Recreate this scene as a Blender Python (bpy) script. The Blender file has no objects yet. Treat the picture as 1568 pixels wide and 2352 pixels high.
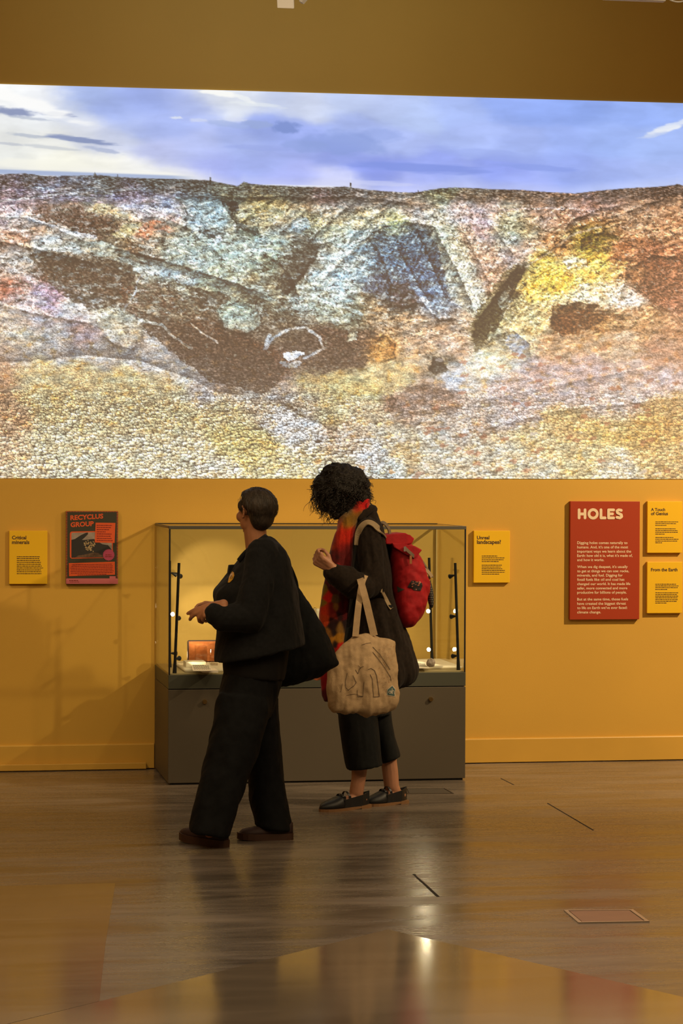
import bpy, bmesh, math, random
import numpy as np
from mathutils import Vector, Matrix, noise as mnoise
from mathutils.bvhtree import BVHTree

# ---------------------------------------------------------------- camera
scene = bpy.context.scene
COL = scene.collection
FPX, CAM = 5553.0, Vector((-1.6141, -13.789, 1.65))
YAW, PITCH, ROLL = .17290, -.01290, .00420
_fw = Vector((math.sin(YAW) * math.cos(PITCH), math.cos(YAW) * math.cos(PITCH), math.sin(PITCH)))
_r = Vector((math.cos(YAW), -math.sin(YAW), 0)); _u = _r.cross(_fw)
_r2 = math.cos(ROLL) * _r + math.sin(ROLL) * _u; _u2 = -math.sin(ROLL) * _r + math.cos(ROLL) * _u
cam_data = bpy.data.cameras.new('camera'); cam = bpy.data.objects.new('camera', cam_data); COL.objects.link(cam)
cam_data.sensor_fit = 'VERTICAL'; cam_data.sensor_height = 36.0; cam_data.lens = FPX / 2352 * 36
M3 = Matrix((_r2, _u2, -_fw)).transposed()
cam.matrix_world = Matrix.Translation(CAM) @ M3.to_4x4()
cam_data.clip_end = 60
scene.camera = cam
# ---------------------------------------------------------------- light and exposure
scene.view_settings.view_transform = 'Standard'; scene.view_settings.look = 'None'
scene.view_settings.gamma = 1.0; scene.view_settings.use_curve_mapping = False
scene.view_settings.exposure = 0.0
world = bpy.data.worlds.new('world'); scene.world = world; world.use_nodes = True
world.node_tree.nodes['Background'].inputs[0].default_value = (.02, .016, .012, 1)
world.node_tree.nodes['Background'].inputs[1].default_value = 1.0
WARM = (1.0, .74, .42)
def spot(name, loc, target, power, angle, blend=.5, size=.06, color=WARM):
    d = bpy.data.lights.new(name, 'SPOT'); d.energy = power; d.spot_size = math.radians(angle); d.spot_blend = blend
    d.shadow_soft_size = size; d.color = color
    o = bpy.data.objects.new(name, d); COL.objects.link(o); o.location = loc
    o.rotation_euler = (Vector(target) - Vector(loc)).to_track_quat('-Z', 'Y').to_euler()
    return o
def area(name, loc, target, power, sx, sy, color=WARM):
    d = bpy.data.lights.new(name, 'AREA'); d.energy = power; d.shape = 'RECTANGLE'; d.size = sx; d.size_y = sy; d.color = color
    o = bpy.data.objects.new(name, d); COL.objects.link(o); o.location = loc
    o.rotation_euler = (Vector(target) - Vector(loc)).to_track_quat('-Z', 'Y').to_euler()
    return o
spot('spot_right_signs', (5.2, -3.0, 4.2), (2.3, 0, .45), 1300, 58, .9)
spot('spot_left_signs', (-2.9, -3.0, 4.2), (-1.5, 0, .35), 215, 52, .9)
spot('spot_far_right', (3.9, -5.2, 3.4), (-1.0, 0, .45), 430, 30, .7)
spot('spot_case', (1.9, -3.2, 4.2), (.35, -.5, .5), 110, 50, .8)
spot('top_wall_fill', (.4, -2.6, 4.55), (.4, 0, 4.6), 66, 104, 1.0, .25, (.72, .86, 1.0))  # added cool fill that brightens the wall strip above the picture
area('ambient_fill', (0, -5.5, 4.5), (0, -4.0, 0), 275, 9, 5)  # added broad soft fill, raises the ambient level of the room
# ---------------------------------------------------------------- the projected picture
# A landscape picture (open-cast mine under a cloudy sky) computed once with numpy and stored as a
# colour attribute on the projected picture's own mesh. Picture coordinates: x 0..1568, y 193..1100.
def _perm(seed):
    p = np.random.RandomState(seed).permutation(512)
    return np.concatenate([p, p])
def pnoise(x, y, seed):
    p = _perm(seed); g = np.random.RandomState(seed + 999).rand(512) * 2 * np.pi
    gx, gy = np.cos(g), np.sin(g)
    xi = np.floor(x).astype(np.int64); yi = np.floor(y).astype(np.int64)
    xf, yf = x - xi, y - yi
    u = xf * xf * xf * (xf * (xf * 6 - 15) + 10); v = yf * yf * yf * (yf * (yf * 6 - 15) + 10)
    def gr(ix, iy, dx, dy):
        h = p[(p[ix & 511] + iy) & 511]
        return gx[h] * dx + gy[h] * dy
    a = gr(xi, yi, xf, yf); b = gr(xi + 1, yi, xf - 1, yf)
    c = gr(xi, yi + 1, xf, yf - 1); d = gr(xi + 1, yi + 1, xf - 1, yf - 1)
    return ((a + (b - a) * u) + ((c + (d - c) * u) - (a + (b - a) * u)) * v) * 1.5
def fbm(x, y, o, seed, gain=.5):
    s = 0; a = 1; n = 0
    for i in range(o):
        s = s + a * pnoise(x * 2 ** i + i * 17.3, y * 2 ** i + i * 9.1, seed + i); n += a; a *= gain
    return s / n
def ridged(x, y, o, seed):
    s = 0; a = 1; n = 0
    for i in range(o):
        s = s + a * (1 - 2 * np.abs(pnoise(x * 2 ** i + i * 11.3, y * 2 ** i + i * 5.1, seed + i))); n += a; a *= .55
    return s / n
def worley(x, y, seed):
    r = np.random.RandomState(seed); jx = r.rand(128, 128); jy = r.rand(128, 128); cr = r.rand(128, 128)
    xi = np.floor(x).astype(np.int64); yi = np.floor(y).astype(np.int64)
    f1 = np.full(x.shape, 9.); f2 = np.full(x.shape, 9.); cid = np.zeros(x.shape); vx = np.zeros(x.shape); vy = np.zeros(x.shape)
    for i in (-1, 0, 1):
        for j in (-1, 0, 1):
            cx, cy = (xi + i) & 127, (yi + j) & 127
            dx = xi + i + jx[cx, cy] - x; dy = yi + j + jy[cx, cy] - y
            d = np.sqrt(dx * dx + dy * dy); nr = d < f1
            f2 = np.where(nr, f1, np.minimum(f2, d)); cid = np.where(nr, cr[cx, cy], cid)
            vx = np.where(nr, dx, vx); vy = np.where(nr, dy, vy); f1 = np.where(nr, d, f1)
    return f1, f2, cid, vx, vy
def sstep(a, b, x):
    t = np.clip((x - a) / (b - a), 0, 1); return t * t * (3 - 2 * t)
def in_poly(X, Y, poly):
    m = np.zeros(X.shape, bool); n = len(poly)
    for i in range(n):
        x0, y0 = poly[i]; x1, y1 = poly[(i + 1) % n]
        if y0 == y1: continue
        c = ((y0 > Y) != (y1 > Y)) & (X < (x1 - x0) * (Y - y0) / (y1 - y0) + x0); m ^= c
    return m
def line_dist(X, Y, pts):
    d = np.full(X.shape, 1e9)
    for (x0, y0), (x1, y1) in zip(pts[:-1], pts[1:]):
        L = (x1 - x0) ** 2 + (y1 - y0) ** 2 + 1e-9
        t = np.clip(((X - x0) * (x1 - x0) + (Y - y0) * (y1 - y0)) / L, 0, 1)
        d = np.minimum(d, np.hypot(X - x0 - t * (x1 - x0), Y - y0 - t * (y1 - y0)))
    return d
SKYPTS = [(-100,235,250,250,248),(20,215,248,250,250),(90,235,240,243,248),(150,255,215,222,238),(60,280,225,228,230),(0,310,232,234,232),(100,330,235,236,232),
 (200,300,222,226,236),(260,320,205,212,235),(30,365,230,232,228),(120,370,245,244,230),(220,385,243,242,232),(330,395,238,238,234),(420,405,235,235,235),
 (200,225,165,183,232),(260,250,160,178,234),(330,235,158,176,236),(300,285,175,190,238),(370,290,168,184,240),(430,240,172,186,235),(450,340,180,192,240),(380,350,188,196,238),(480,380,165,176,238),
 (500,210,225,230,240),(560,235,222,228,240),(640,225,195,206,236),(700,240,205,214,238),(620,300,150,168,232),(560,330,168,184,240),(700,330,160,176,240),(600,370,165,180,242),(680,400,172,182,244),(760,420,205,210,246),
 (800,230,190,204,240),(880,240,185,200,242),(950,260,182,200,244),(820,300,165,182,238),(900,330,172,188,242),(780,350,150,166,236),(880,385,142,158,236),(1000,390,150,166,238),(950,420,178,188,246),
 (1050,250,170,190,246),(1150,230,150,175,244),(1250,250,148,174,244),(1350,240,145,172,242),(1450,260,150,176,242),(1550,250,152,178,242),(1100,320,170,188,244),(1200,330,165,184,244),(1300,330,158,180,244),(1400,320,160,184,246),(1500,340,165,188,246),
 (1150,390,145,162,238),(1300,385,155,174,242),(1400,400,165,184,246),(1500,400,172,190,246),(1200,425,165,180,246),(1050,420,170,184,244),(1640,330,165,188,246)]
LAND = [ # x, y, r, g, b
 (0,425,105,95,100),(80,420,110,100,100),(160,425,120,112,118),(260,420,95,92,88),(350,425,90,88,84),(450,430,88,84,78),(540,435,105,98,84),(620,438,95,88,76),(700,445,92,84,74),(780,442,95,88,80),(860,450,100,92,84),(940,450,110,100,80),(1010,442,140,132,100),(1100,450,130,112,92),(1200,455,125,105,88),(1300,455,135,110,90),(1400,445,110,85,65),(1500,440,95,70,55),(1560,432,90,66,52),
 (30,440,150,125,140),(110,445,170,155,172),(200,445,150,145,150),(290,445,135,115,130),(40,470,165,145,160),(20,500,190,165,175),(90,480,160,125,115),
 (60,510,190,180,168),(130,530,185,165,155),(60,535,175,120,95),(15,550,170,130,110),(160,560,175,168,160),(100,560,170,165,158),(30,590,165,155,150),(30,620,175,160,155),(20,660,160,95,75),(60,690,175,150,150),(30,720,190,175,165),
 (150,480,130,105,90),(230,470,175,158,130),(190,500,105,75,58),(250,515,110,82,65),(120,495,115,88,72),(290,490,160,130,100),(340,470,165,150,165),(310,480,190,185,195),(380,470,180,165,175),(370,490,200,200,210),(430,480,165,165,175),
 (440,500,90,95,95),(470,475,155,165,170),(510,490,165,175,180),(480,520,100,98,92),(450,520,160,170,178),(540,490,150,135,105),(520,465,150,145,120),(590,470,185,150,95),(640,480,190,165,115),(600,500,175,155,120),(560,515,150,140,120),(680,480,170,140,115),(650,510,120,105,90),(690,520,170,175,180),(740,465,175,125,120),(720,490,180,150,115),(710,505,195,185,115),(770,490,170,150,125),(810,460,165,140,130),(760,520,195,185,150),
 (280,535,190,160,115),(320,545,165,115,85),(350,515,188,110,78),(390,515,185,120,90),(380,545,130,105,85),(420,540,160,155,130),(460,570,155,165,160),(400,570,145,155,150),(500,590,150,155,140),(340,580,125,95,78),(440,600,150,160,165),
 (560,540,135,135,125),(600,560,165,172,168),(640,570,150,165,155),(560,580,160,165,155),(620,600,140,135,110),(680,560,120,110,98),(690,600,118,102,88),(660,640,130,115,95),(720,580,110,98,85),(740,560,160,155,140),
 (870,460,175,150,140),(930,465,175,145,135),(870,500,170,148,120),(900,505,185,175,110),(840,500,180,165,130),(960,480,185,160,150),(1000,500,185,170,150),(1060,480,175,150,145),(1120,485,180,155,150),(1180,490,170,150,120),(1240,490,165,135,115),(1290,500,150,118,95),(1330,470,160,128,118),(1400,470,150,118,108),(1480,470,180,130,90),(1550,460,185,130,85),
 (820,550,165,170,165),(780,600,190,198,200),(750,640,185,195,195),(830,600,130,140,145),(870,560,95,105,115),(900,600,100,115,130),(950,560,90,100,112),(960,620,95,105,125),(900,650,105,105,115),(920,680,90,72,62),(980,660,120,128,150),(1000,600,80,85,98),(1020,690,130,135,150),
 (1030,540,175,165,140),(1050,600,190,180,158),(1080,680,185,175,160),(1060,560,165,140,110),(1090,540,185,148,130),(1120,600,178,138,115),(1100,520,190,160,168),(1140,650,160,125,105),(1150,560,150,150,145),(1180,540,160,165,140),(1160,510,175,170,130),(1200,520,130,115,85),(1200,570,175,150,135),(1170,600,175,155,155),
 (1180,620,108,98,70),(1150,690,112,102,70),(1110,760,118,105,75),(1130,740,120,110,75),(1210,640,170,150,90),(1250,610,220,185,85),(1240,660,215,170,70),(1290,640,222,180,70),(1310,610,235,215,160),(1280,690,225,205,150),(1340,680,230,210,160),(1230,720,190,165,110),(1380,650,215,175,95),(1350,590,200,165,70),(1330,560,150,130,60),(1380,540,160,130,60),(1290,560,175,130,90),(1430,560,180,110,60),(1480,590,165,95,55),(1540,520,190,125,75),(1550,600,185,105,60),(1440,620,190,125,65),(1500,650,150,90,55),(1560,680,170,100,65),(1430,680,215,195,170),(1340,720,130,95,65),(1290,730,125,85,55),(1400,740,170,125,75),(1480,740,185,130,75),(1550,760,185,125,80),(1400,510,175,130,85),(1460,510,185,135,90),
 (130,620,112,82,64),(220,640,108,78,60),(300,660,112,82,64),(380,680,110,80,62),(460,720,112,84,64),(520,790,110,82,62),(580,840,108,80,62),(620,870,112,84,66),(440,800,115,88,70),(330,730,130,105,88),(700,730,125,110,92),(760,770,105,82,66),(800,820,110,88,70),(720,830,118,98,82),
 (240,580,150,130,110),(330,620,170,165,150),(420,640,165,160,140),(500,640,150,145,120),(560,670,140,125,100),(620,680,150,135,110),(540,710,160,165,150),(590,740,120,105,88),
 (110,680,160,130,145),(180,690,175,165,165),(240,740,190,178,158),(300,760,180,165,150),(200,760,165,140,140),(80,730,185,165,165),(60,770,190,180,160),(140,790,180,175,172),(240,800,175,168,160),(40,810,185,175,165),(350,810,190,185,180),(420,850,190,182,172),(480,890,185,178,175),
 (700,690,175,178,172),(760,700,170,172,165),(800,730,120,115,95),(860,720,150,120,90),(840,770,120,95,75),(900,740,170,140,110),(880,800,185,135,75),(960,740,185,152,125),(1000,760,190,158,130),(1050,790,190,160,135),(950,800,180,150,120),(1040,740,175,145,120),(1000,710,150,145,150),
 (720,880,190,168,115),(780,880,200,180,118),(850,890,205,185,120),(760,940,205,185,130),(880,860,195,170,120),(930,860,205,180,120),(840,950,200,178,140),(700,930,190,175,150),(960,840,190,160,125),
 (1160,790,175,165,140),(1200,760,190,165,115),(1180,800,160,165,180),(1110,840,235,232,205),(1140,830,220,210,165),(1050,870,195,202,215),(1010,840,120,110,90),(970,890,158,130,110),(1020,920,160,130,110),(930,930,160,132,114),(1080,870,205,185,160),(1250,790,185,150,115),(1320,790,190,150,110),(1420,790,195,155,115),(1520,810,185,130,95),
 (1150,880,195,170,160),(1250,860,190,160,150),(1350,850,185,155,145),(1300,900,190,168,160),(1200,930,192,172,165),(1100,950,195,178,165),(1430,890,200,178,165),(1520,880,195,180,185),(1450,860,195,160,140),(1060,990,195,180,165),(1000,960,190,170,150),(1400,940,205,180,165),(1540,930,205,165,100),
 (1300,970,210,170,105),(1400,980,212,172,95),(1500,990,205,160,85),(1250,1010,212,185,130),(1100,1030,205,190,160),(1200,1070,215,198,160),(1350,1050,215,188,130),(1500,1060,210,175,110),(1000,1060,200,188,160),(1000,1020,185,182,165),(1420,1085,222,205,170),
 (0,850,190,150,115),(80,860,215,190,135),(180,870,210,185,130),(280,890,215,192,135),(380,900,212,190,138),(100,920,215,190,130),(20,950,205,160,115),(250,960,222,200,145),(400,960,222,200,142),(520,940,215,192,135),(600,930,200,180,150),(0,1030,212,180,140),(120,1020,218,202,155),(280,1040,222,208,165),(420,1040,222,208,165),(540,1010,218,195,120),(600,1030,215,190,115),(660,970,220,222,222),(700,1000,205,205,200),(640,1080,215,200,145),(480,1085,222,210,175),(200,1085,215,205,165),(60,1085,210,190,150),(720,1050,212,198,150),(780,1070,195,185,150),(850,1040,200,205,205),(900,1080,190,198,185),(820,1000,195,170,140),(900,1000,190,178,150),(760,1020,200,170,140),(940,1040,190,160,110),(560,900,195,182,165),(640,900,190,178,165),(520,870,130,105,85)]
def paint_picture(step=2.0, x0=-112, x1=1688):
    xs = np.arange(x0, x1 + .1, step); n = len(xs); m = int(round(906 / step)) + 1
    X = np.repeat(xs[None, :], m, 0)
    top = 193 + X * (44 / 1568.); bot = 1098.5 + X * (1.5 / 1568.)
    Y = top + (bot - top) * np.linspace(0, 1, m)[:, None]
    def rbf(pts, wx, wy, sig, asp):
        P = np.array(pts, float); num = np.zeros(X.shape + (3,)); den = np.full(X.shape, 1e-12)
        for x, y, r, g, b in P:
            d2 = ((wx - x) ** 2 + ((wy - y) * asp) ** 2) / (2 * sig * sig)
            w = np.exp(-np.minimum(d2, 60)) + 1e-6 / (1 + d2); den += w; num += w[..., None] * np.array((r, g, b))
        return num / den[..., None]
    # ---- sky
    wx = X + 30 * fbm(X / 90, Y / 45, 4, 3); wy = Y + 12 * fbm(X / 80, Y / 40, 4, 13)
    sky = rbf(SKYPTS, wx, wy, 34, 1.9)
    cl = fbm(X / 130 + .3 * fbm(X / 60, Y / 30, 3, 5), Y / 42, 5, 21)
    sky = sky * (1 + .10 * cl[..., None])
    def blob(im, cx, cy, rx, ry, col, k, ang=0., seed=1, rough=.5):
        c, s = np.cos(ang), np.sin(ang); dx, dy = X - cx, Y - cy
        a = (dx * c + dy * s) / rx; b = (-dx * s + dy * c) / ry
        q = np.sqrt(a * a + b * b) + rough * fbm(X / (rx * .6), Y / (ry * .9), 4, seed)
        w = (k * sstep(1.05, .55, q))[..., None]
        return im * (1 - w) + w * np.array(col, float)
    for a in [(30,257,60,11,(125,138,178),.85,.1,31),(128,262,50,6,(140,152,190),.8,.08,32),(70,272,60,4,(170,180,200),.6,.1,33),(180,321,95,8,(120,135,180),.8,.12,34),(70,312,60,5,(165,175,195),.6,.1,35),(240,345,50,6,(160,172,205),.6,.2,36),(110,338,80,5,(190,196,205),.6,.1,37),(20,330,40,4,(180,186,200),.6,.1,38),
              (655,292,38,17,(122,143,205),.85,.1,39),(590,285,40,12,(150,168,215),.75,.1,40),(520,285,60,9,(160,178,225),.6,.15,41),(790,330,110,32,(136,157,218),.7,.1,42),(870,310,70,18,(140,160,220),.5,.1,43),(700,335,60,18,(140,160,218),.6,.1,44),
              (960,385,190,13,(128,148,225),.8,.05,45),(1240,385,110,9,(138,158,230),.7,.08,46),(1120,355,140,14,(150,168,232),.5,.1,47),(600,340,90,8,(150,166,228),.5,.05,48),
              (1530,297,55,8,(236,240,246),.95,-.25,49),(1545,287,60,7,(225,232,246),.8,-.3,50),(1500,310,40,6,(205,216,240),.6,-.2,51),(500,213,60,8,(250,250,246),.9,.15,52),(590,240,70,6,(230,236,240),.6,.1,53),(560,226,30,7,(240,243,243),.7,.4,54),
              (540,275,30,5,(214,220,240),.6,0,55),(405,270,16,4,(225,230,240),.8,0,56),(455,276,26,5,(214,220,240),.6,0,57),(700,428,120,4,(228,230,240),.8,.03,58),(860,420,110,7,(200,206,244),.6,.05,59),(60,235,150,18,(252,252,250),.85,.32,60),(330,400,140,9,(246,245,236),.8,.06,61),(100,378,170,14,(247,246,234),.7,.05,62)]:
        sky = blob(sky, *a)
    sea = sstep(3, -2, np.abs(Y - (394 + X * .036)) - 5) * sstep(470, 380, X)
    sky = sky * (1 - sea[..., None]) + sea[..., None] * np.array((150, 168, 205.))
    # ---- land
    wx = X + 26 * fbm(X / 50, Y / 30, 5, 71, .6) + 4 * fbm(X / 8, Y / 6, 2, 72); wy = Y + 15 * fbm(X / 50, Y / 30, 5, 81, .6) + 3 * fbm(X / 8, Y / 6, 2, 82)
    land = rbf(LAND, wx, wy, 22, 1.25)
    FL = [(50,640,30),(200,700,28),(300,800,25),(100,900,8),(300,1000,5),(500,850,20),(600,950,22),(300,560,22),(450,600,25),(200,500,15),(400,490,35),(480,500,42),(560,490,-45),(600,470,-42),(680,490,-40),(740,500,-38),(800,470,-32),(870,500,-42),(780,600,-52),(900,600,70),(960,560,60),(1000,650,66),(1050,600,62),(1130,600,56),(1160,540,50),(1250,520,-42),(1180,680,-64),(1300,640,-32),(1450,600,-30),(1400,720,-22),(1300,850,-13),(1450,900,-10),(1100,930,-16),(1300,1000,-10),(900,930,-30),(1000,760,-15),(720,620,74),(690,700,66),(750,1000,10),(900,440,5),(1200,460,4),(300,430,3),(50,430,2),(1500,460,-12),(350,520,20),(420,540,32),(560,560,10),(640,580,20)]
    th = rbf([(x, y, a, 0, 0) for x, y, a in FL], wx, wy, 55, 1.2)[..., 0]
    def flow(along, across, seed):
        acc = 0; tot = 0
        for a in np.arange(-67.5, 80, 22.5):
            w = np.exp(-((th - a) / 13.) ** 2) + 1e-9; c, s = np.cos(np.radians(a)), np.sin(np.radians(a))
            u = wx * .7 + X * .3; v = wy * .7 + Y * .3
            acc = acc + w * ridged((u * c + v * s) / along + a, (-u * s + v * c) / across, 3, seed); tot = tot + w
        return acc / tot
    fl1 = flow(95., 17., 201); fl2 = flow(30., 6.5, 211)
    px_ = X + 20 * fbm(X / 34, Y / 20, 5, 271, .62); py_ = Y + 13 * fbm(X / 34, Y / 20, 5, 281, .62)
    def poly(im, pts, col, k=1., soft=None):
        mk = in_poly(px_, py_, pts).astype(float) * k
        if soft is not None: mk = mk * np.clip(.75 + 1.6 * soft * fbm(X / 16, Y / 9, 4, len(pts) * 7 + 5), 0, 1)
        return im * (1 - mk[..., None]) + mk[..., None] * np.array(col, float)
    def stroke(im, pts, w, col, k=.75, warp=.35):
        d = line_dist(X + warp * (wx - X), Y + warp * (wy - Y), pts) * 1.25 + 1.6 * fbm(X / 5, Y / 4, 2, 391)
        mk = (k * sstep(w, w * .45, d))[..., None]
        return im * (1 - mk) + mk * np.array(col, float)
    land = poly(land, [(78,468),(150,470),(215,478),(290,515),(318,520),(250,545),(215,548),(150,520),(90,505)], (96,70,56), .85, 1.2)
    land = poly(land, [(300,505),(345,498),(395,503),(440,528),(490,575),(470,600),(380,590),(330,580),(290,545),(255,538)], (165,160,140), .35)
    land = poly(land, [(318,520),(345,503),(385,510),(400,530),(360,530),(335,555),(310,545)], (190,112,80), .7, 1.)
    land = poly(land, [(255,538),(300,512),(330,502),(318,525),(300,540)], (196,172,122), .7)
    land = poly(land, [(410,470),(430,490),(470,525),(505,545),(480,545),(440,520),(415,490)], (66,66,66), .8, .8)
    land = poly(land, [(524,462),(546,462),(548,480),(538,488),(528,484)], (48,42,40), .9)
    land = poly(land, [(432,508),(460,505),(470,530),(440,535)], (165,175,185), .85)
    land = poly(land, [(668,505),(700,500),(712,520),(690,535),(668,525)], (165,178,190), .8)
    land = poly(land, [(745,640),(800,585),(850,560),(870,600),(820,625),(770,660),(735,675)], (192,200,200), .75, .8)
    land = poly(land, [(830,545),(880,515),(960,510),(1000,545),(1010,600),(1030,690),(1010,735),(985,690),(950,660),(930,700),(890,695),(880,640),(840,610)], (96,106,118), .6, 1.)
    land = poly(land, [(890,650),(930,645),(960,680),(945,700),(905,700)], (88,66,58), .7, .8)
    land = poly(land, [(1005,515),(1040,515),(1070,570),(1110,640),(1120,700),(1090,730),(1040,690),(1010,600)], (192,182,158), .7, .3)
    land = poly(land, [(1045,510),(1080,515),(1140,580),(1170,620),(1130,690),(1115,680),(1080,590)], (180,145,118), .65, .4)
    land = poly(land, [(1084,740),(1115,685),(1150,638),(1185,604),(1208,610),(1160,680),(1132,730),(1118,775),(1090,812)], (104,92,66), .92, .3)
    land = poly(land, [(1165,690),(1250,650),(1292,700),(1258,745),(1235,805),(1200,826),(1102,818),(1130,750)], (204,184,136), .6, .7)
    land = poly(land, [(1165,775),(1195,765),(1212,800),(1190,818),(1170,805)], (146,156,178), .7, .8)
    land = poly(land, [(1142,690),(1165,655),(1178,690),(1155,730)], (206,202,180), .7, .6)
    land = poly(land, [(1215,640),(1330,590),(1440,600),(1420,640),(1340,650),(1260,690),(1200,690)], (226,184,74), .55, 1.)
    land = poly(land, [(1290,600),(1340,590),(1350,612),(1300,620)], (246,236,200), .8, .8)
    land = poly(land, [(1290,690),(1340,650),(1440,655),(1430,690),(1380,700),(1320,705)], (236,222,180), .7, .8)
    land = poly(land, [(1265,705),(1320,690),(1380,700),(1400,725),(1350,760),(1290,770),(1260,750)], (112,76,50), .75, 1.)
    land = poly(land, [(1420,590),(1500,585),(1568,600),(1568,690),(1500,700),(1450,650)], (150,96,60), .4, 2.2)
    land = poly(land, [(1330,545),(1380,530),(1420,545),(1400,580),(1340,580)], (132,112,50), .7, .8)
    land = poly(land, [(1440,452),(1500,436),(1568,428),(1568,445),(1500,456),(1460,462)], (98,70,52), .85)
    land = poly(land, [(1095,825),(1140,822),(1150,845),(1110,865),(1080,850)], (246,246,222), .8, .8)
    land = poly(land, [(985,845),(995,822),(1015,822),(1025,850),(1000,862)], (84,78,66), .85)
    land = poly(land, [(1015,860),(1065,842),(1070,875),(1030,895)], (196,206,222), .75, .6)
    land = poly(land, [(876,948),(888,918),(916,908),(905,938)], (112,82,64), .8, .5)
    land = poly(land, [(920,905),(945,885),(1000,890),(1045,906),(1030,930),(990,946),(955,930)], (138,104,82), .35, 2.5)
    land = poly(land, [(1080,985),(1105,960),(1135,975),(1140,990),(1115,1020)], (150,112,82), .6, 1.2)
    dark = (98, 80, 64)
    for q, c, k, sf in [([(120,455),(330,440),(400,452),(330,470),(230,470)], (165,142,165), .6, .6), ([(195,487),(215,470),(245,472),(270,485),(300,500),(260,497)], (190,165,125), .75, .4),
              ([(265,470),(300,455),(400,450),(425,500),(380,497),(320,497),(290,482)], (184,172,186), .65, .6), ([(405,450),(520,460),(535,500),(500,530),(460,505),(425,480)], (148,162,168), .7, .6),
              ([(545,525),(590,520),(606,545),(560,556)], (92,98,84), .8, .5), ([(600,462),(640,455),(600,490),(560,515),(545,512)], (196,168,112), .7, .3), ([(560,456),(600,460),(560,480),(548,500),(540,490)], (186,158,108), .6, .5),
              ([(215,548),(260,545),(300,555),(350,575),(362,596),(300,590),(250,575)], dark, .85, .8), ([(165,548),(230,555),(300,592),(312,608),(270,602),(200,578)], (168,168,156), .8, .5),
              ([(60,585),(110,575),(170,580),(240,590),(305,612),(310,632),(300,652),(280,662),(285,702),(230,710),(190,705),(150,680),(115,650),(90,615)], dark, .95, .5),
              ([(310,640),(420,640),(520,680),(500,720),(420,740),(330,720),(290,700)], (140,128,108), .6, 1.4), ([(430,660),(525,675),(522,702),(480,716),(445,692)], dark, .92, .4),
              ([(310,712),(400,735),(470,760),(560,780),(625,815),(650,850),(640,885),(600,905),(540,890),(480,872),(430,835),(380,795),(335,762)], dark, .95, .5),
              ([(305,618),(340,607),(430,615),(456,652),(440,656),(390,641),(330,631)], (188,192,196), .85, .4), ([(430,610),(520,625),(600,660),(642,692),(580,682),(500,662),(458,646)], (164,164,146), .75, .6),
              ([(640,752),(700,747),(738,775),(742,800),(700,820),(660,805),(645,780)], (96,82,68), .85, .6), ([(742,760),(830,790),(850,830),(790,852),(720,862),(690,840),(740,810)], dark, .85, 1.2), ([(650,560),(700,550),(740,560),(722,600),(700,640),(715,680),(690,690),(655,640),(640,600)], (104,94,80), .8, 1.2),
              ([(700,640),(735,655),(770,690),(830,722),(860,760),(800,760),(740,745),(700,700)], (128,118,96), .6, 1.2), ([(540,632),(610,660),(660,690),(690,735),(640,745),(600,720),(560,690)], (100,86,70), .7, 1.6), ([(735,470),(700,520),(660,545),(690,560),(740,540),(790,480)], (110,98,84), .5, 1.8), ([(350,470),(400,455),(430,470),(410,490),(370,480)], (150,150,165), .5, .8), ([(640,585),(690,560),(690,650),(670,690),(640,660)], (92,84,72), .7, 1.2), ([(360,555),(440,600),(470,640),(420,630),(370,600)], (120,116,100), .5, 1.6),
              ([(860,700),(960,720),(1010,745),(940,790),(880,770),(830,735)], (150,118,88), .5, 1.8), ([(705,695),(760,698),(815,722),(800,745),(740,740),(712,720)], (158,160,146), .75, .6)]:
        land = poly(land, q, c, k, sf)
    land = poly(land, [(500,705),(545,690),(590,705),(600,740),(570,765),(530,750)], (160,166,152), .8, .5)
    land = poly(land, [(230,740),(270,712),(310,720),(335,755),(320,785),(290,800),(250,775)], (196,184,160), .75, .4)
    land = poly(land, [(848,790),(880,768),(905,790),(905,825),(870,830),(850,815)], (196,142,78), .8, .6)
    land = poly(land, [(800,760),(818,760),(822,780),(796,785)], (205,195,165), .9)
    land = poly(land, [(645,812),(665,806),(692,812),(680,824),(650,822)], (232,238,250), .95)
    land = poly(land, [(644,830),(690,826),(685,842),(650,843)], (168,174,180), .8)
    land = poly(land, [(488,542),(512,542),(516,552),(492,556)], (226,226,236), .95)
    lav = (196,190,198)
    for a in [([(-110,463),(0,460),(60,455),(110,448),(200,440),(270,437),(330,434)], 4.5, (205,198,205)), ([(70,428),(130,436),(165,430)], 4, lav), ([(0,498),(60,500),(150,530),(220,545)], 7, (190,180,182)), ([(230,560),(310,590),(400,615),(470,630),(560,660),(630,690)], 9, (178,176,160)), ([(325,628),(312,660),(300,690),(285,712)], 4, (165,158,160)),
              ([(560,575),(610,572),(650,582)], 5, (190,198,200)), ([(690,685),(735,688),(790,705),(830,722)], 6, (190,196,192)), ([(700,635),(695,665),(690,690),(670,722)], 4, (190,186,172)), ([(612,800),(625,775),(660,755),(700,750),(735,775),(742,800),(700,822)], 5, (190,190,190)), ([(440,745),(470,770),(498,785)], 4, (176,172,165)),
              ([(620,770),(605,800)], 6, (200,200,200)), ([(1140,482),(1230,478),(1330,480)], 3, (200,176,165)), ([(740,640),(790,590),(850,545),(900,520)], 3, (200,190,170)), ([(600,520),(640,495),(660,475)], 5, (205,185,140)), ([(1210,610),(1260,580),(1310,540),(1380,520)], 4, (205,175,140)), ([(320,735),(370,745),(420,790),(440,800)], 5, (186,180,168)), ([(760,640),(745,670),(720,690)], 3, (170,165,150))]:
        land = stroke(land, a[0], a[1], a[2])
    gray = land.mean(-1, keepdims=True); land = gray + .88 * (land - gray)
    land = land * (1 + .02 * sstep(110, 150, gray))
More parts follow.
